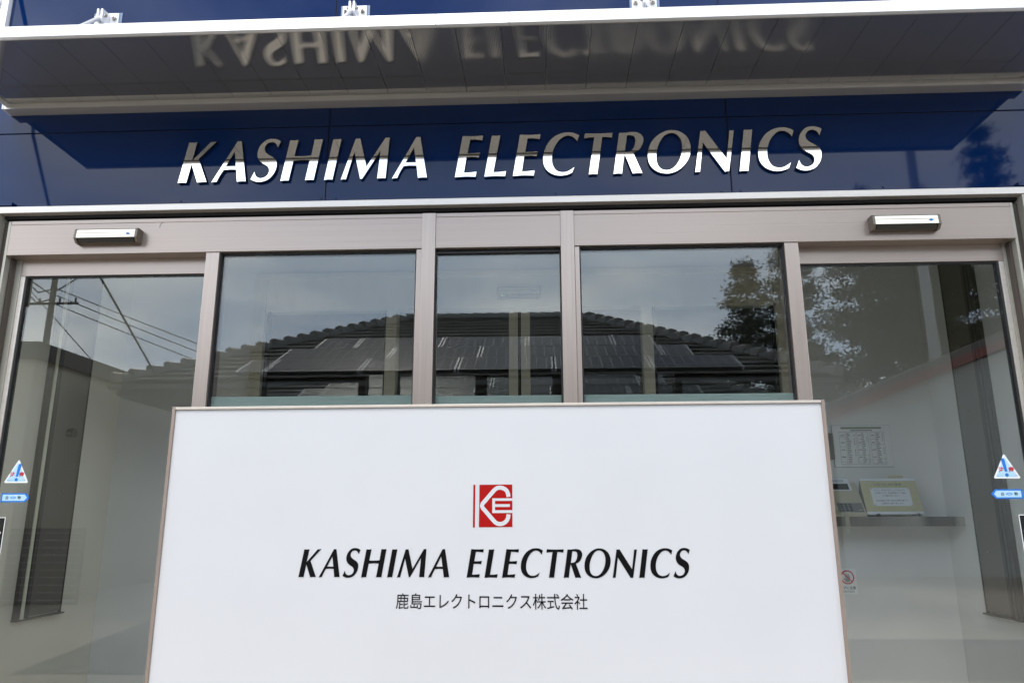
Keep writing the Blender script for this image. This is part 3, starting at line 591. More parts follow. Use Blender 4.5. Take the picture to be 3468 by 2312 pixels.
def jamb_panel(label, x, s, y0, y1):
    o = thing("metal_wall_panel", label, "wall panel", (x, (y0 + y1) / 2, 0.575)); h = (y1 - y0) / 2; t = 0.012
    def pb(name, m, a, b, c, d, z0, z1): box(name, m, o, min(s * a, s * b), max(s * a, s * b), c, d, z0, z1, 0.001)
    pb("cover_plate", "bronze_wide", 0.001, t, -h + 0.105, h - 0.006, 0.006, 1.94)
    pb("edge_strip", "bronze", 0.001, t + 0.004, h - 0.0055, h, 0, 1.94)
    pb("edge_strip", "bronze", 0.001, t + 0.010, -h, -h + 0.030, 0, 1.94)
    pb("guide_strip", "strip_pale" if s > 0 else "bronze", 0.001, t + 0.014, -h + 0.031, -h + 0.052, 0, 1.94)
    pb("groove", "gasket", 0.001, t - 0.004, -h + 0.053, -h + 0.078, 0, 1.94)
    pb("edge_strip", "bronze", 0.001, t + 0.004, -h + 0.079, -h + 0.104, 0, 1.94)
    pb("sill", "bronze", 0.001, t + 0.02, -h - 0.004, h + 0.004, -0.008, -0.0005)
    for z in (0.30, 0.62, 1.02, 1.36): 
        MB().tube([(s * t, 0.06, z), (s * (t + 0.004), 0.06, z)], 0.006, 8).build("screw", "galv", o)
jamb_panel("tall brown metal panel with a pale guide strip on the beige vestibule side wall", WX0, 1, 0.70, 1.058)
jamb_panel("tall dark brown metal panel on the vestibule side wall beside the phone shelf", WX1, -1, 0.80, 1.112)
MB().tube([(WX0, 0.93, 1.50), (WX0 + 0.045, 0.93, 1.50)], 0.018, 12, 0.026).build("coat_knob", "bronze")
tag(bpy.data.objects["coat_knob"], "small dark round knob on the brown panel of the left vestibule wall", "knob")

# inner glazed partition with two more sliding leaves
inn = thing("inner_partition", "beige framed inner glass partition behind the entrance doors", "partition", (0, BY, 0))
def ib(name, m, a, b, c, d, z0, z1, bev=0.001): return box(name, m, inn, a, b, c - BY, d - BY, z0, z1, bev)
ib("header", "inner_frame", -1.70, 1.40, 1.375, 1.47, 2.296, 2.495)
ib("top_frame", "inner_frame", -1.772, 1.472, 1.36, 1.48, 2.4955, 2.53)
ib("side_frame", "inner_frame", -1.772, -1.7005, 1.36, 1.48, 0.001, 2.495); ib("side_frame", "inner_frame", 1.4005, 1.472, 1.36, 1.48, 0.001, 2.495)
for a, b in ((-0.949, -0.883), (0.603, 0.667)): ib("mullion", "inner_frame", a, b, 1.372, 1.44, 0.001, 2.2955)
for a, b in ((-1.70, -0.9495), (0.6675, 1.40)):
    ib("gasket", "gasket", a, a + 0.02, 1.40, 1.44, 0.02, 2.2955); ib("gasket", "gasket", b - 0.012, b, 1.40, 1.44, 0.02, 2.2955)
    ib("fixed_pane", "glass_in", a + 0.0205, b - 0.0125, 1.412, 1.418, 0.02, 2.2955, 0)
def leaf(label, a, b, m):
    o = thing("inner_sliding_door", label, "door", ((a + b) / 2, 1.46, 0)); c = (a + b) / 2
    def lb(name, mm, p, q, y0, y1, z0, z1, bev=0.001): box(name, mm, o, p - c, q - c, y0 - 1.46, y1 - 1.46, z0, z1, bev)
    lb("stile", "inner_frame", a, a + 0.055, 1.445, 1.475, 0.005, 2.2955); lb("stile", "inner_frame", b - 0.055, b, 1.445, 1.475, 0.005, 2.2955)
    lb("bottom_rail", "inner_frame", a + 0.0555, b - 0.0555, 1.445, 1.475, 0.005, 0.09)
    lb("gasket", "gasket", b + 0.0005, b + 0.008, 1.45, 1.47, 0.005, 2.29) if m < 0 else lb("gasket", "gasket", a - 0.008, a - 0.0005, 1.45, 1.47, 0.005, 2.29)
    lb("glass_pane", "glass_in", a + 0.0555, b - 0.0555, 1.457, 1.463, 0.0905, 2.2955, 0)
leaf("left leaf of the inner sliding doors seen through the centre glass", -0.94, -0.1465, -1)
leaf("right leaf of the inner sliding doors seen through the centre glass", -0.1275, 0.66, 1)
s3 = sensor("door_sensor", "pale sensor with a green light above the inner sliding doors", -0.272, -0.002, 2.380, 1.15, 1.374)
MB().tube([(-0.10, -0.050, -0.022), (-0.10, -0.054, -0.022)], 0.0028, 8).build("indicator_light", "led", s3)
# dark office beyond
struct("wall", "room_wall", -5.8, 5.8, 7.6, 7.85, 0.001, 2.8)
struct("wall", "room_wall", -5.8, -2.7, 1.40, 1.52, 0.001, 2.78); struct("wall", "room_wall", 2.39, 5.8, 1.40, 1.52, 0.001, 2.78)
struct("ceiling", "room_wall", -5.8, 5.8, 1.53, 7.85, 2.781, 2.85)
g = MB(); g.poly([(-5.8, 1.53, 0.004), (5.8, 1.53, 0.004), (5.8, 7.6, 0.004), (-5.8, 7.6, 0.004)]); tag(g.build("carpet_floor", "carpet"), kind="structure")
def desk(label, x, y):
    o = thing("office_counter", label, "counter", (x, y, 0.004))
    box("top", "inner_frame", o, -0.8, 0.8, -0.3, 0.3, 0.92, 0.96, 0.004); box("front_panel", "room_wall", o, -0.78, 0.78, -0.28, -0.25, 0, 0.919)
    for s in (-1, 1): box("side_panel", "room_wall", o, s * 0.765 - 0.015, s * 0.765 + 0.015, -0.249, 0.28, 0, 0.919)
desk("pale topped reception counter in the dark office behind the inner doors", 0.5, 6.3)

# ================================================================ phone corner
SY = 1.217
sh = thing("phone_shelf", "stainless steel wall shelf carrying the phone and the welcome card", "shelf", (1.86, SY, 1.05))
box("top", "steel_shelf", sh, -0.56, 0.397, 0.0, BY - SY - 0.002, -0.012, 0.0)
box("front_edge", "steel_shelf", sh, -0.56, 0.397, -0.003, -0.0003, -0.050, 0.0)
# telephone (wedge body facing the visitor)
ph = thing("telephone", "ivory desk phone with grey keypad on the steel shelf", "telephone", (1.668, 1.225, 1.0515))
A = math.radians(56)                                             # slope of the face
def face(u, w):  # u along x, w up the slope -> y, z
    return (u, 0.004 + w * math.cos(A), 0.012 + w * math.sin(A))
def slab(name, m, u0, u1, w0, w1, t0, t1, parent=ph):
    nrm = Vector((0, -math.sin(A), math.cos(A))); b = MB(); vs = []
    for t in (t0, t1):
        vs.append([b.bm.verts.new(Vector(face(u, w)) + nrm * t) for u, w in ((u0, w0), (u1, w0), (u1, w1), (u0, w1))])
    b.bm.faces.new(vs[0][::-1]); b.bm.faces.new(vs[1])
    for k in range(4): b.bm.faces.new((vs[0][k], vs[0][(k + 1) % 4], vs[1][(k + 1) % 4], vs[1][k]))
    bmesh.ops.bevel(b.bm, geom=b.bm.edges[:], offset=min(0.003, (t1 - t0) * 0.4), segments=2, affect="EDGES")
    return b.build(name, m, parent)
MB().prism([(0.0, 0.0), (0.0, 0.012), (0.115, 0.185), (0.135, 0.185), (0.14, 0.0)], "x", -0.13, 0.082).build("body", "phone", ph)
slab("keypad_plate", "phone_grey", -0.062, 0.074, 0.010, 0.072, 0.0005, 0.004)
for r_ in range(4):
    for c_ in range(3): slab("key", "phone_dark", -0.045 + c_ * 0.022, -0.030 + c_ * 0.022, 0.016 + r_ * 0.013, 0.024 + r_ * 0.013, 0.0042, 0.0075)
slab("key", "phone_grey", 0.043, 0.066, 0.042, 0.052, 0.0042, 0.007); slab("key", "phone", 0.043, 0.066, 0.022, 0.027, 0.0042, 0.007)
for k in range(6): slab("speaker_slot", "phone_dark", -0.062, 0.055, 0.086 + k * 0.0105, 0.0905 + k * 0.0105, 0.0003, 0.0016)
slab("screen_bezel", "paper", -0.075, 0.050, 0.150, 0.205, 0.0005, 0.006); slab("screen", "phone_dark", -0.068, 0.036, 0.158, 0.198, 0.0062, 0.0075)
slab("name_card", "paper", -0.075, 0.050, 0.206, 0.236, 0.0005, 0.003)
for k in range(3): slab("print_line", "ink_soft", -0.045, 0.02, 0.211 + k * 0.006, 0.2135 + k * 0.006, 0.0031, 0.0036)
slab("handset", "phone", -0.128, -0.078, 0.0, 0.20, 0.006, 0.036)
pts = [(1.632 + 0.012 * math.cos(k * 0.9), 1.200 + 0.012 * math.sin(k * 0.9), 1.075 - 0.0012 * k) for k in range(0, 84)]
tag(MB().tube(pts, 0.0022, 5).build("coiled_cord", "phone"), "coiled ivory handset cord hanging off the steel shelf edge", "cord")
# welcome card on a stand
wc = thing("welcome_card", "yellow welcome card leaning on a stand on the steel shelf", "sign", (1.905, 1.228, 1.0515))
T = math.radians(-18)
def wcard(name, m, x0, x1, z0, z1, d0, d1):
    b = MB(); b.box(x0, x1, d0, d1, z0, z1, 0, Matrix.Rotation(T, 4, "X")); return b.build(name, m, wc)
wcard("board", "card_yellow", -0.150, 0.150, 0.010, 0.212, -0.002, 0.004)
wcard("rail", "paper", -0.151, 0.151, 0.010, 0.025, -0.006, -0.0025); wcard("rail", "paper", -0.151, 0.151, 0.200, 0.213, -0.006, -0.0025)
wcard("paper_sheet", "paper", -0.105, 0.105, 0.058, 0.160, -0.0032, -0.0023)
wcard("hook_tab", "card_yellow", 0.012, 0.092, 0.2135, 0.232, 0.0, 0.003)
for sx in (-1, 1):
    for sz in (0.063, 0.155): 
        wcard("pin", "phone_dark", sx * 0.099 - 0.0022, sx * 0.099 + 0.0022, sz - 0.0022, sz + 0.0022, -0.0042, -0.0034)
MB().prism([(0.004, 0.005), (0.125, 0.0), (0.13, 0.0), (0.075, 0.205), (0.070, 0.205)], "x", -0.147, -0.143).build("stand_leg", "phone_grey", wc)
MB().prism([(0.004, 0.005), (0.125, 0.0), (0.13, 0.0), (0.075, 0.205), (0.070, 0.205)], "x", 0.143, 0.147).build("stand_leg", "phone_grey", wc)
for sx in (-0.095, 0.115): MB().tube([(sx, -0.014, 0.008), (sx, 0.006, 0.008)], 0.008, 10).build("foot", "phone_dark", wc)
def wtext(body, m, x, z, width=None, height=None, align="CENTER"):
    p = Matrix.Rotation(T, 4, "X") @ Vector((x, -0.0036, z)); text("lettering", body, m, wc, x, p.y, p.z, width=width, height=height, align=align, tilt=T, extrude=0.0002)
wtext("いらっしゃいませ", "ink", -0.005, 0.179, width=0.148)
for k, s in enumerate(("ただ今、受付を不在にしております。", "お手数ですが、該当部署までご連絡", "をお願い致します。", "該当部署が不明な場合は総務部署まで", "ご連絡をお願い致します。")):
    wtext(s, "ink_soft", -0.002, (0.147, 0.131, 0.116, 0.088, 0.072)[k], width=(0.172, 0.165, 0.088, 0.168, 0.125)[k])
# notice sheet in a clear case on the wall
no = thing("notice_sheet", "printed extension list in a clear case on the white wall above the phone", "notice", (1.835, BY - 0.001, 1.446))
MB().box(-0.167, 0.167, -0.006, 0, -0.12, 0.12, 0.001).build("case", "ink_soft", no)
MB().box(-0.1655, 0.1655, -0.0075, -0.0062, -0.1185, 0.1185).build("sheet", "paper_case", no)
MB().box(-0.115, 0.115, -0.0085, -0.0077, 0.098, 0.108).build("heading_band", "green_print", no)
MB().box(-0.06, 0.062, -0.0085, -0.0077, 0.086, 0.092).build("heading_line", "ink_soft", no)
rr = random.Random(3)
for cx0, cw in ((-0.128, 0.095), (-0.026, 0.062), (0.048, 0.078)):
    b = MB()
    for zz_ in (0.079, -0.105): b.box(cx0, cx0 + cw, -0.0085, -0.0077, zz_, zz_ + 0.0013)
    for xx in (cx0, cx0 + cw * 0.36, cx0 + cw): b.box(xx, xx + 0.001, -0.0085, -0.0077, -0.1035, 0.079)
    z_ = 0.079
    while z_ > -0.08:
        z_ -= rr.choice((0.03, 0.042, 0.055)); b.box(cx0 + 0.0012, cx0 + cw * 0.36, -0.0084, -0.0078, max(z_, -0.10), max(z_, -0.10) + 0.0012)
    b.build("table_rule", "ink_soft", no)
    b = MB()
    for k in range(17):
        z0 = 0.073 - k * 0.0103; w_ = cw * 0.22 * (0.5 + 0.5 * rr.random()); b.box(cx0 + cw * 0.42, cx0 + cw * 0.42 + w_ * 1.3, -0.0084, -0.0078, z0 - 0.0045, z0)
        if rr.random() < 0.6: b.box(cx0 + cw * 0.86, cx0 + cw * 0.93, -0.0084, -0.0078, z0 - 0.0045, z0)
        if k % 4 == 1: b.box(cx0 + cw * 0.08, cx0 + cw * 0.29, -0.0084, -0.0078, z0 - 0.005, z0)
    tag(b.build("print_lines", "ink_soft", no), kind="stuff")
rd = thing("card_reader", "pale grey card reader on the wall beside the printed list", "card reader", (1.645, BY - 0.001, 1.455))
MB().box(-0.024, 0.024, -0.022, 0, -0.085, 0.065, 0.004).build("body", "room_wall", rd); MB().box(-0.02, -0.006, -0.0235, -0.0223, 0.025, 0.050).build("reader_slot", "phone_dark", rd)
# door-hand caution plate
cs = thing("caution_plate", "white caution plate with a crossed out hand low on the wall beside the sign board", "sign", (1.675, BY - 0.001, 0.703))
MB().box(-0.050, 0.050, -0.003, 0, -0.068, 0.068, 0.001).build("plate", "plate_white", cs)
n = 24; b = MB()
for k in range(n):
    a0, a1 = 2 * math.pi * k / n, 2 * math.pi * (k + 1) / n
    b.prism([(0.031 * math.cos(a0), 0.022 + 0.031 * math.sin(a0)), (0.031 * math.cos(a1), 0.022 + 0.031 * math.sin(a1)), (0.037 * math.cos(a1), 0.022 + 0.037 * math.sin(a1)), (0.037 * math.cos(a0), 0.022 + 0.037 * math.sin(a0))], "y", -0.0045, -0.0034)
b.prism([(-0.024, 0.043), (-0.021, 0.046), (0.024, 0.001), (0.021, -0.002)], "y", -0.0050, -0.0046); b.build("prohibition_ring", "red_bright", cs)
hand = [(-0.010, -0.004), (0.010, -0.004), (0.014, 0.006), (0.016, 0.030), (0.012, 0.031), (0.010, 0.016), (0.009, 0.040), (0.005, 0.041), (0.003, 0.018), (0.001, 0.043), (-0.003, 0.043), (-0.004, 0.018), (-0.008, 0.039), (-0.012, 0.038), (-0.011, 0.012), (-0.020, 0.020), (-0.023, 0.016)]
MB().prism(hand, "y", -0.0040, -0.0033).build("hand_symbol", "pole_pale", cs)
text("lettering", "ドアに注意", "ink", cs, 0.0, -0.0032, -0.034, width=0.082, offset=0.01); text("lettering", "CAUTION", "ink", cs, 0.0, -0.0032, -0.053, width=0.06)

# ================================================================ white sign board in front
sg = thing("sign_board", "large white sign board with a red KE emblem standing before the entrance", "sign", (0, -0.792, 0), -0.016127)
SX0, SX1, ST, SB = -1.1285, 0.8185, 1.3805, 0.22
MB().box(SX0 + 0.009, SX1 - 0.009, 0.0, 0.05, SB + 0.008, ST - 0.0085, 0.001).build("board", "white_sign", sg)
MB().box(SX0 + 0.0095, SX1 - 0.0095, -0.006, 0.055, ST - 0.008, ST, 0.0012).build("top_trim", "sign_trim", sg)
MB().box(SX0 + 0.0095, SX1 - 0.0095, -0.006, 0.055, SB, SB + 0.0075, 0.0012).build("bottom_trim", "sign_trim", sg)
for a, b_ in ((SX0, SX0 + 0.009), (SX1 - 0.009, SX1)):
    MB().box(a, b_, -0.006, 0.055, SB, ST + 0.0005, 0.0012).build("side_trim", "sign_trim_side", sg)
for x in (-0.85, 0.54):
    MB().box(x - 0.035, x + 0.035, 0.0, 0.05, 0.09, SB - 0.0005).build("post", "bronze", sg)
MB().box(-1.02, 0.71, -0.09, 0.14, -0.011, 0.089, 0.006).build("plinth", "concrete", sg)
for i, ch in enumerate(ORDER):
    o = link("letter", glyph_mesh(GLYPHS[ch], 0.0774, 0.0003, 0.0), "black_print", sg); o.location = (SIGN_X[i], -0.0009, 0.8853)
text("company_name_lettering", "鹿島エレクトロニクス株式会社", "black_print", sg, -0.1515, -0.0005, 0.8215, width=0.540, height=0.042, extrude=0.0006)
LX = lambda u: -0.205 + (1560 + 0.1403 * u - 1603) * 0.000863; LZ = lambda v: 1.144 - (1600 + 0.1403 * v - 1640) * 0.000833
em = MB(); em.prism([(LX(308), LZ(1318)), (LX(354), LZ(1318)), (LX(358), LZ(288)), (LX(311), LZ(288))], "y", -0.0008, -0.0002)
em.prism([(LX(452), LZ(1315)), (LX(1250), LZ(1310)), (LX(1248), LZ(285)), (LX(458), LZ(288))], "y", -0.0008, -0.0002); em = em.build("emblem", "red_print", sg)
cl = [(1157, 587), (1150, 520), (1122, 445), (1075, 398), (1015, 370), (955, 360), (895, 368), (850, 392), (812, 425), (760, 485), (680, 580), (600, 675), (535, 750), (520, 800), (540, 852), (600, 920), (680, 1015), (760, 1108), (812, 1168), (850, 1205), (895, 1230), (955, 1240), (1015, 1230), (1075, 1200), (1122, 1150), (1150, 1080), (1160, 1006)]
P = [Vector((LX(u), LZ(v))) for u, v in cl]; hw = 49 * 0.1403 * 0.00085; Lf, Rt = [], []
for i, p_ in enumerate(P):
    d = (P[min(i + 1, len(P) - 1)] - P[max(i - 1, 0)]).normalized(); nn = Vector((-d.y, d.x)); Lf.append(p_ + nn * hw); Rt.append(p_ - nn * hw)
b = MB()
for i in range(len(P) - 1):
    b.poly([(q.x, -0.0012, q.y) for q in (Lf[i], Lf[i + 1], Rt[i + 1], Rt[i])])
bmesh.ops.remove_doubles(b.bm, verts=b.bm.verts[:], dist=1e-6)
b.build("emblem_curve", "white_sign", em)
b = MB()
for u0, u1, v0, v1 in ((770, 835, 620, 975), (836, 1252, 620, 682), (836, 1190, 762, 828), (836, 1252, 908, 975)):
    b.prism([(LX(u0), LZ(v1)), (LX(u1), LZ(v1)), (LX(u1), LZ(v0)), (LX(u0), LZ(v0))], "y", -0.0012, -0.0009)
b.build("emblem_bars", "white_sign", em)

# ================================================================ house across the yard (seen mirrored in the glass)
EZ, RZ = 3.10, 5.06; E0, E1 = (-6.66, -8.0), (4.42, -15.8); R0, R1 = (-2.81, -11.9), (0.82, -11.9)
hs = thing("tiled_house", "single storey house with a charcoal tiled hip roof facing the entrance, mirrored in the glass", "house", (-1.1, -11.9, -0.08))
def W(v): return Vector(v) - Vector((-1.1, -11.9, -0.08))
def hb(name, m, x0, x1, y0, y1, z0, z1, bev=0): 
    a, c = W((x0, y0, z0)), W((x1, y1, z1)); return box(name, m, hs, a.x, c.x, a.y, c.y, a.z, c.z, bev)
hb("wall", "mortar", -6.0, 3.8, -15.2, -8.65, -0.1, 2.88)
bm_ = MB(); r = random.Random(9)
for k in range(27):
    z0 = -0.05 + k * 0.107; x = -6.01 + (0 if k % 2 else -0.16)
    while x < 3.8:
        x1 = min(x + 0.318, 3.81); a = max(x, -6.01)
        if x1 - a > 0.03 and not (z0 > 0.7 and z0 < 2.1 and ((-3.6 < a < -1.7) or (-3.6 < x1 < -1.7) or (0.3 < a < 2.2) or (0.3 < x1 < 2.2))):
            p0, p1 = W((a + 0.006, -8.648, z0 + 0.006)), W((x1 - 0.006, -8.63 + r.random() * 0.004, z0 + 0.101)); bm_.box(p0.x, p1.x, p0.y, p1.y, p0.z, p1.z)
        x += 0.32
tag(bm_.build("brick_veneer", "brick", hs), kind="stuff")
for xc in (-2.65, 1.25):
    w = hb("window", "solar_frame", xc - 0.92, xc + 0.92, -8.65, -8.60, 0.80, 2.10)
    for s in (-1, 1):
        a, c = W((xc + (-0.87 if s < 0 else 0.02), -8.599, 0.86)), W((xc + (-0.02 if s < 0 else 0.87), -8.59, 2.04)); box("pane", "window_dark", w, a.x, c.x, a.y, c.y, a.z, c.z)
roof = MB()
c4 = [W((E0[0], E0[1], EZ - 0.02)), W((E1[0], E0[1], EZ - 0.02)), W((E1[0], E1[1], EZ - 0.02)), W((E0[0], E1[1], EZ - 0.02))]; r4 = [W((R0[0], R0[1], RZ - 0.02)), W((R1[0], R1[1], RZ - 0.02))]
v4 = [roof.bm.verts.new(p) for p in c4]; vr = [roof.bm.verts.new(p) for p in r4]; vb = [roof.bm.verts.new(p - Vector((0, 0, 0.02))) for p in c4]
for f in ((v4[0], v4[1], vr[1], vr[0]), (v4[1], v4[2], vr[1]), (v4[2], v4[3], vr[0], vr[1]), (v4[3], v4[0], vr[0]), tuple(vb)): roof.bm.faces.new(f)
for k in range(4): roof.bm.faces.new((v4[k], v4[(k + 1) % 4], vb[(k + 1) % 4], vb[k]))
rf = roof.build("roof", "underlay", hs)
def courses(a, b, ta, tb, n, seed):
    """one slope: eave a-b, top ta-tb; every course is a row of lapped tiles"""
    a, b, ta, tb = map(W, (a, b, ta, tb)); r = random.Random(seed)
    along = (b - a).normalized(); upv = ((ta + tb) / 2 - (a + b) / 2); upv = (upv - upv.dot(along) * along); sl = upv.length; upv.normalize(); nrm = along.cross(upv).normalized()
    if nrm.z < 0: nrm = -nrm
    for k in range(n):
        s0, s1 = k / n, min(1.0, (k + 1.25) / n); p0 = a.lerp(ta, k / n); p1 = b.lerp(tb, k / n); q0 = a.lerp(ta, s1); q1 = b.lerp(tb, s1)
        m = MB(); ln = (p1 - p0).length; nt_ = max(1, int(ln / 0.305)); off = 0.5 if k % 2 else 0.0
        cuts = [0.0] + [min(1, max(0, (i + off) / nt_)) for i in range(1, nt_ + 1)] + [1.0]; cuts = sorted(set(round(c, 4) for c in cuts))
        for c0, c1 in zip(cuts, cuts[1:]):
            if (c1 - c0) * ln < 0.02: continue
            g_ = 0.003 / max(ln, 0.1); h = 0.062 + r.random() * 0.010
            base = [p0.lerp(p1, c0 + g_), p0.lerp(p1, c1 - g_), q0.lerp(q1, c1 - g_), q0.lerp(q1, c0 + g_)]
            lo = [m.bm.verts.new(p) for p in base]; hi = [m.bm.verts.new(p + nrm * t) for p, t in zip(base, (h, h, 0.008, 0.008))]
            for q in lo[:2]: q.co += nrm * (h - 0.026)
            m.bm.faces.new(hi); m.bm.faces.new(lo[::-1]); m.bm.faces.new((lo[0], lo[1], hi[1], hi[0])); m.bm.faces.new((lo[1], lo[2], hi[2], hi[1])); m.bm.faces.new((lo[3], lo[0], hi[0], hi[3]))
        m.build("tile_course", "tile_roof", rf)
ra, rb = (R0[0], R0[1], RZ), (R1[0], R1[1], RZ)
courses((E0[0], E0[1], EZ), (E1[0], E0[1], EZ), ra, rb, 16, 1)
courses((E1[0], E0[1], EZ), (E1[0], E1[1], EZ), rb, rb, 16, 2)
courses((E0[0], E1[1], EZ), (E0[0], E0[1], EZ), ra, ra, 16, 3)
courses((E1[0], E1[1], EZ), (E0[0], E1[1], EZ), rb, ra, 16, 4)
def caps(a, b, n, name, h0=0.150, h1=0.040):
    a, b = W(a), W(b); d = (b - a) / n; dn = d.normalized(); side = dn.cross(Vector((0, 0, 1))).normalized(); upn = side.cross(dn).normalized()
    for k in range(n):
        p = a + d * k; q = a + d * (k + 1.12); m = MB(); A_ = []
        for c, hh, wv in ((p, h0, 0.135), (q, h1, 0.11)):
            A_.append([m.bm.verts.new(c + side * s * wv + upn * z) for s, z in ((-1, -0.02), (-0.95, hh * 0.8), (-0.6, hh), (0.6, hh), (0.95, hh * 0.8), (1, -0.02))])
        for i in range(5): m.bm.faces.new((A_[0][i], A_[0][i + 1], A_[1][i + 1], A_[1][i]))
        m.bm.faces.new(A_[0]); m.bm.faces.new(A_[1][::-1]); m.build(name, "tile_roof", rf)
for c in ((E0[0], E0[1]), (E0[0], E1[1])): caps((c[0], c[1], EZ + 0.02), (R0[0], R0[1], RZ + 0.02), 21, "hip_tile")
for c in ((E1[0], E0[1]), (E1[0], E1[1])): caps((c[0], c[1], EZ + 0.02), (R1[0], R1[1], RZ + 0.02), 21, "hip_tile")
caps((R0[0], R0[1], RZ + 0.03), (R1[0], R1[1], RZ + 0.03), 13, "ridge_tile", 0.105, 0.085)
hb("gutter", "eave", -6.70, 4.46, -8.0 + 0.002, -7.90, 2.98, 3.06, 0.02)
hb("eave_soffit", "eave", -6.62, 4.38, -15.76, -8.04, 2.90, 3.03)
def lpipe(x): 
    p = [W((x, -7.95, 2.98)), W((x, -8.02, 2.90)), W((x, -8.58, 2.70)), W((x, -8.60, -0.05))]; MB().tube(p, 0.035, 8).build("downpipe", "eave", hs)
lpipe(-5.85); lpipe(3.6)
# solar panels on the front slope
e_ = Vector((0, -3.9, 1.96)).normalized(); n_ = Vector((0, 1.96, 3.9)).normalized()
def pv(x0, x1, s0, s1, label):
    o = thing("solar_panel", label, "solar panel", (0, 0, 0), group="solar panels on the tiled house roof")
    o.matrix_world = Matrix.Translation(Vector(((x0 + x1) / 2, -8.0, EZ)) + e_ * ((s0 + s1) / 2) + n_ * 0.085) @ Matrix(((1, 0, 0, 0), (0, e_.y, n_.y, 0), (0, e_.z, n_.z, 0), (0, 0, 0, 1)))
    w, h = (x1 - x0) / 2, (s1 - s0) / 2
    MB().box(-w + 0.03, w - 0.03, -h + 0.012, h - 0.012, -0.02, 0.018).build("cells", "solar", o)
    for s in (-1, 1):
        MB().box(min(s * w, s * (w - 0.0295)), max(s * w, s * (w - 0.0295)), -h, h, -0.03, 0.022).build("end_frame", "solar_frame", o)
        MB().box(-w + 0.0301, w - 0.0301, min(s * h, s * (h - 0.0115)), max(s * h, s * (h - 0.0115)), -0.03, 0.020).build("long_frame", "solar_dark", o)
rows = [(0.12, 0.84, -4.75, 3.05, -1.31), (0.86, 1.58, -4.35, 2.45, -1.02), (1.60, 2.32, -3.95, 1.95, -1.75)]
nth = ("leftmost", "second from left", "third from left", "fourth from left", "fifth from left", "sixth from left", "seventh from left")
for (s0, s1, xa, xb, x_ref), row in zip(rows, ("bottom", "middle", "top")):
    xs = [x_ref + 1.49 * k for k in range(-4, 5)]; xs = [xa] + [v for v in xs if xa + 0.35 < v < xb - 0.35] + [xb]
    for k, (a, b_) in enumerate(zip(xs, xs[1:])): pv(a + 0.012, b_ - 0.012, s0, s1, "dark solar panel on the tiled roof, %s in the %s row" % (nth[k], row))

# wing building on the left of the yard
wg = thing("flat_roofed_wing", "beige rendered building with a dark flat parapet cap, mirrored in the left door", "building", (-9.5, -9.0, -0.08))
box("wall", "wing_wall", wg, -2.5, 2.25, -3.6, 2.0, 0, 3.36); box("parapet_cap", "cap_grey", wg, -2.6, 2.34, -3.7, 2.09, 3.361, 3.60, 0.01)
lv = thing("louvre_gate", "dark slatted gate with pale slat edges between the beige wing and the tiled house", "gate", (-6.72, -6.985, -0.074))
box("backing", "louvre_dark", lv, -0.52, 0.52, -0.04, 0.0, 0.02, 1.0)
for k in range(10):
    for a, b_ in ((-0.50, -0.36), (-0.30, -0.10), (-0.02, 0.20), (0.22, 0.50)):
        box("slat", "louvre_pale", lv, a, b_, 0.001, 0.018, 0.07 + k * 0.096, 0.082 + k * 0.096)
# red roofed building on the right
rb_ = thing("red_roofed_house", "pale house with a red metal gable roof, mirrored in the right door", "house", (10.5, -15.0, -0.08))
MB().prism([(-5.0, 0), (5.6, 0), (5.6, 3.0), (0.6, 5.0), (-5.0, 3.05)], "y", -4.0, 2.8).build("wall", "red_wall", rb_)
for (x0, z0, x1, z1) in ((-5.6, 2.86, 0.62, 5.36), (0.62, 5.36, 6.2, 2.98)):
    MB().prism([(x0, z0), (x1, z1), (x1, z1 + 0.12), (x0, z0 + 0.12)], "y", -4.4, 3.06).build("roof", "cap_grey", rb_)
    MB().prism([(x0, z0 - 0.19), (x1, z1 - 0.19), (x1, z1 - 0.002), (x0, z0 - 0.002)], "y", 3.0, 3.05).build("verge_board", "red_roof", rb_)
MB().tube([(-4.7, 2.86, 3.0), (-4.7, 2.86, 0.0)], 0.04, 8).build("downpipe", "cap_grey", rb_)

# utility poles and cables
def pole(label, x, y, h, r, arms, m="pole"):
    o = thing("utility_pole", label, "utility pole", (x, y, -0.08)); MB().tube([(0, 0, 0), (0, 0, h)], r * 1.15, 14, r * 0.8).build("shaft", m, o, True)
    for z, w in arms:
        MB().box(-w, w, 0.12, 0.20, z - 0.05, z + 0.05).build("crossarm", "pole_steel", o)
        for k in (-0.9, -0.35, 0.35, 0.9): MB().tube([(w * k, 0.16, z + 0.05), (w * k, 0.16, z + 0.11), (w * k, 0.16, z + 0.13), (w * k, 0.16, z + 0.26)], 0.035, 8, 0.05).build("insulator", "pole_steel", o)
    for k in range(12): MB().tube([(-0.26 if k % 2 else 0.26, 0, 3 + k * 0.55), (0, 0, 3 + k * 0.55)], 0.012, 6).build("step_bolt", "pole_steel", o)
    return o
p1 = pole("concrete utility pole with crossarms behind the beige wing, mirrored in the left door", -23.3, -30.0, 15.2, 0.15, ((11.05, 1.4), (12.35, 1.5), (14.3, 0.9)))
MB().tube([(-1.05, 0.25, 10.9), (-1.05, 0.25, 12.9)], 0.13, 10).build("transformer", "pole_steel", p1)
for z in (11.4, 11.9, 12.6): MB().tube([(-0.95, 0.2, z), (-0.5, 0.32, z - 0.35), (0.0, 0.15, z - 0.15)], 0.035, 6).build("jumper_cable", "wire", p1)
MB().tube([(-1.3, 0.16, 12.35), (0, 0.16, 11.5)], 0.03, 6).build("brace", "pole_steel", p1); MB().tube([(1.3, 0.16, 12.35), (0, 0.16, 11.5)], 0.03, 6).build("brace", "pole_steel", p1)
p2 = pole("concrete utility pole in front of the tall conifers, mirrored at the right", 11.15, -18.0, 13.5, 0.15, ((12.6, 0.9),), "pole_pale")
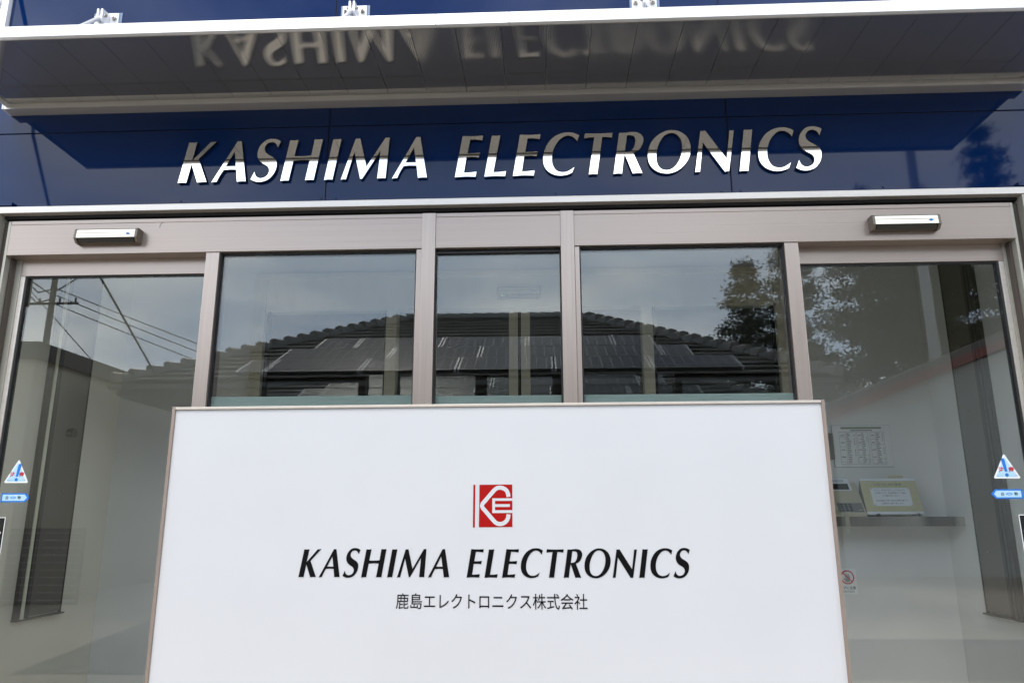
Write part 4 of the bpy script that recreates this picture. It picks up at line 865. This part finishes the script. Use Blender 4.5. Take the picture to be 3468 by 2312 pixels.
MB().box(-0.16, 0.16, 0.17, 0.36, 4.15, 5.05, 0.01).build("cable_box", "solar_frame", p2)
def cable(label, pts, r, sag=0.0, group=None):
    pts = [Vector(p) for p in pts]
    if sag: 
        a, b_ = pts; pts = [a.lerp(b_, k / 14) - Vector((0, 0, sag * 4 * (k / 14) * (1 - k / 14))) for k in range(15)]
    tag(MB().tube(pts, r, 6).build("cable", "wire"), label, "cable", group)
cable("topmost of three thin cables running from the left utility pole", [(-23.1, -29.8, 11.72), (4.0, -31.0, 2.2)], 0.022, 0.35)
cable("middle of three thin cables running from the left utility pole", [(-23.1, -29.8, 11.40), (4.0, -31.0, 1.7)], 0.022, 0.35)
cable("lowest of three thin cables running from the left utility pole", [(-23.1, -29.8, 10.97), (4.0, -31.0, 1.3)], 0.022, 0.35)
cable("thin cable crossing the utility pole down towards the house", [(-26.0, -30.3, 13.1), (-20.6, -29.9, 7.9), (-18.0, -29.6, 5.4)], 0.022)
cable("thick service cable hanging from the office wall to the house eave", [(-2.7, -0.04, 4.1), (-3.3, -1.2, 3.93), (-3.845, -2.0, 3.885), (-4.517, -3.2, 3.86), (-5.119, -5.0, 3.72), (-6.0, -8.02, 3.2)], 0.013)

# conifers
def conifer(label, x, y, h, r, seed, m="leaf", nb=150, low=0.12, group="tall conifers behind the houses"):
    rd_ = random.Random(seed); o = thing("conifer_tree", label, "tree", (x, y, -0.08), group=group)
    MB().tube([(0, 0, 0), (0.05, 0, h * 0.5), (0, 0.04, h * 0.97)], 0.17 * h / 10, 8, 0.03).build("trunk", "bark", o)
    vs, fs = [], []
    def tuft(c, s):
        for _ in range(26):
            d = Vector((rd_.gauss(0, 1), rd_.gauss(0, 1), rd_.gauss(-0.1, 0.9))).normalized(); t = d.orthogonal().normalized()
            t = (Matrix.Rotation(rd_.random() * 6.28, 3, d) @ t); p = c + Vector((rd_.gauss(0, .5), rd_.gauss(0, .5), rd_.gauss(0, .32))) * s
            ln = rd_.uniform(0.10, 0.24); w = rd_.uniform(0.018, 0.038); i = len(vs)
            vs.extend([p - t * w * .5, p + d * ln * .45 - t * w, p + d * ln, p + d * ln * .5 + t * w]); fs.append((i, i + 1, i + 2, i + 3))
    for k in range(nb):
        lev = max(6, int(h * 1.35)); f = (math.floor((k + 0.5) / nb * lev) + 0.5 + rd_.gauss(0, 0.24)) / lev; f = low + (1 - low) * min(0.995, max(0.0, f)); z = h * f; L_ = r * (1 - ((f - low) / (1 - low)) ** 1.15) ** 0.8 * rd_.uniform(0.45, 1.25) + 0.15
        az = k * 2.399 + rd_.gauss(0, 0.4); dr = Vector((math.cos(az), math.sin(az), 0)); nseg = max(2, int(L_ / 0.26))
        for j in range(1, nseg + 1):
            t = j / nseg
            if t < 0.2 and L_ > 0.8: continue
            c = dr * L_ * t + Vector((0, 0, z + 0.30 * L_ * t * t - 0.22 * L_ * t)); tuft(c, 0.24 + 0.10 * rd_.random())
            if rd_.random() < 0.8:
                sd_ = Vector((-dr.y, dr.x, 0)) * rd_.choice((-1, 1)) * (0.15 + L_ * 0.22 * t); tuft(c + sd_, 0.22)
    me = bpy.data.meshes.new("crown"); me.from_pydata([tuple(v) for v in vs], [], fs); me.update(); link("crown", me, m, o); return o
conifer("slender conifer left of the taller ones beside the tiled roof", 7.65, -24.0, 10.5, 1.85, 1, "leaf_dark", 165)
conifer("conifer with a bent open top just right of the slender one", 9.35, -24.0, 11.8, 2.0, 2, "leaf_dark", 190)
conifer("broad conifer directly behind the front utility pole", 11.6, -23.0, 12.8, 2.6, 3, nb=190)
conifer("broad conifer right of the front utility pole", 14.2, -23.5, 13.0, 2.7, 4, nb=200)
conifer("tallest conifer, rising over the others at the right", 17.0, -24.0, 15.8, 2.6, 5, nb=210)
conifer("bushy conifer beyond the tallest one at far right", 20.0, -23.0, 12.0, 2.8, 6, nb=180)
conifer("shorter conifer filling the gap over the red roof", 12.9, -20.5, 10.4, 2.4, 7, nb=140)
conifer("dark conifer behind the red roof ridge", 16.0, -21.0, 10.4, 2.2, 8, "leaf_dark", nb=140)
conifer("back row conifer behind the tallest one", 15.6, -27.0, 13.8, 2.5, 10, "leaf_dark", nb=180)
conifer("outermost conifer at the right edge of the grove", 23.0, -25.0, 12.6, 2.7, 11, nb=200)
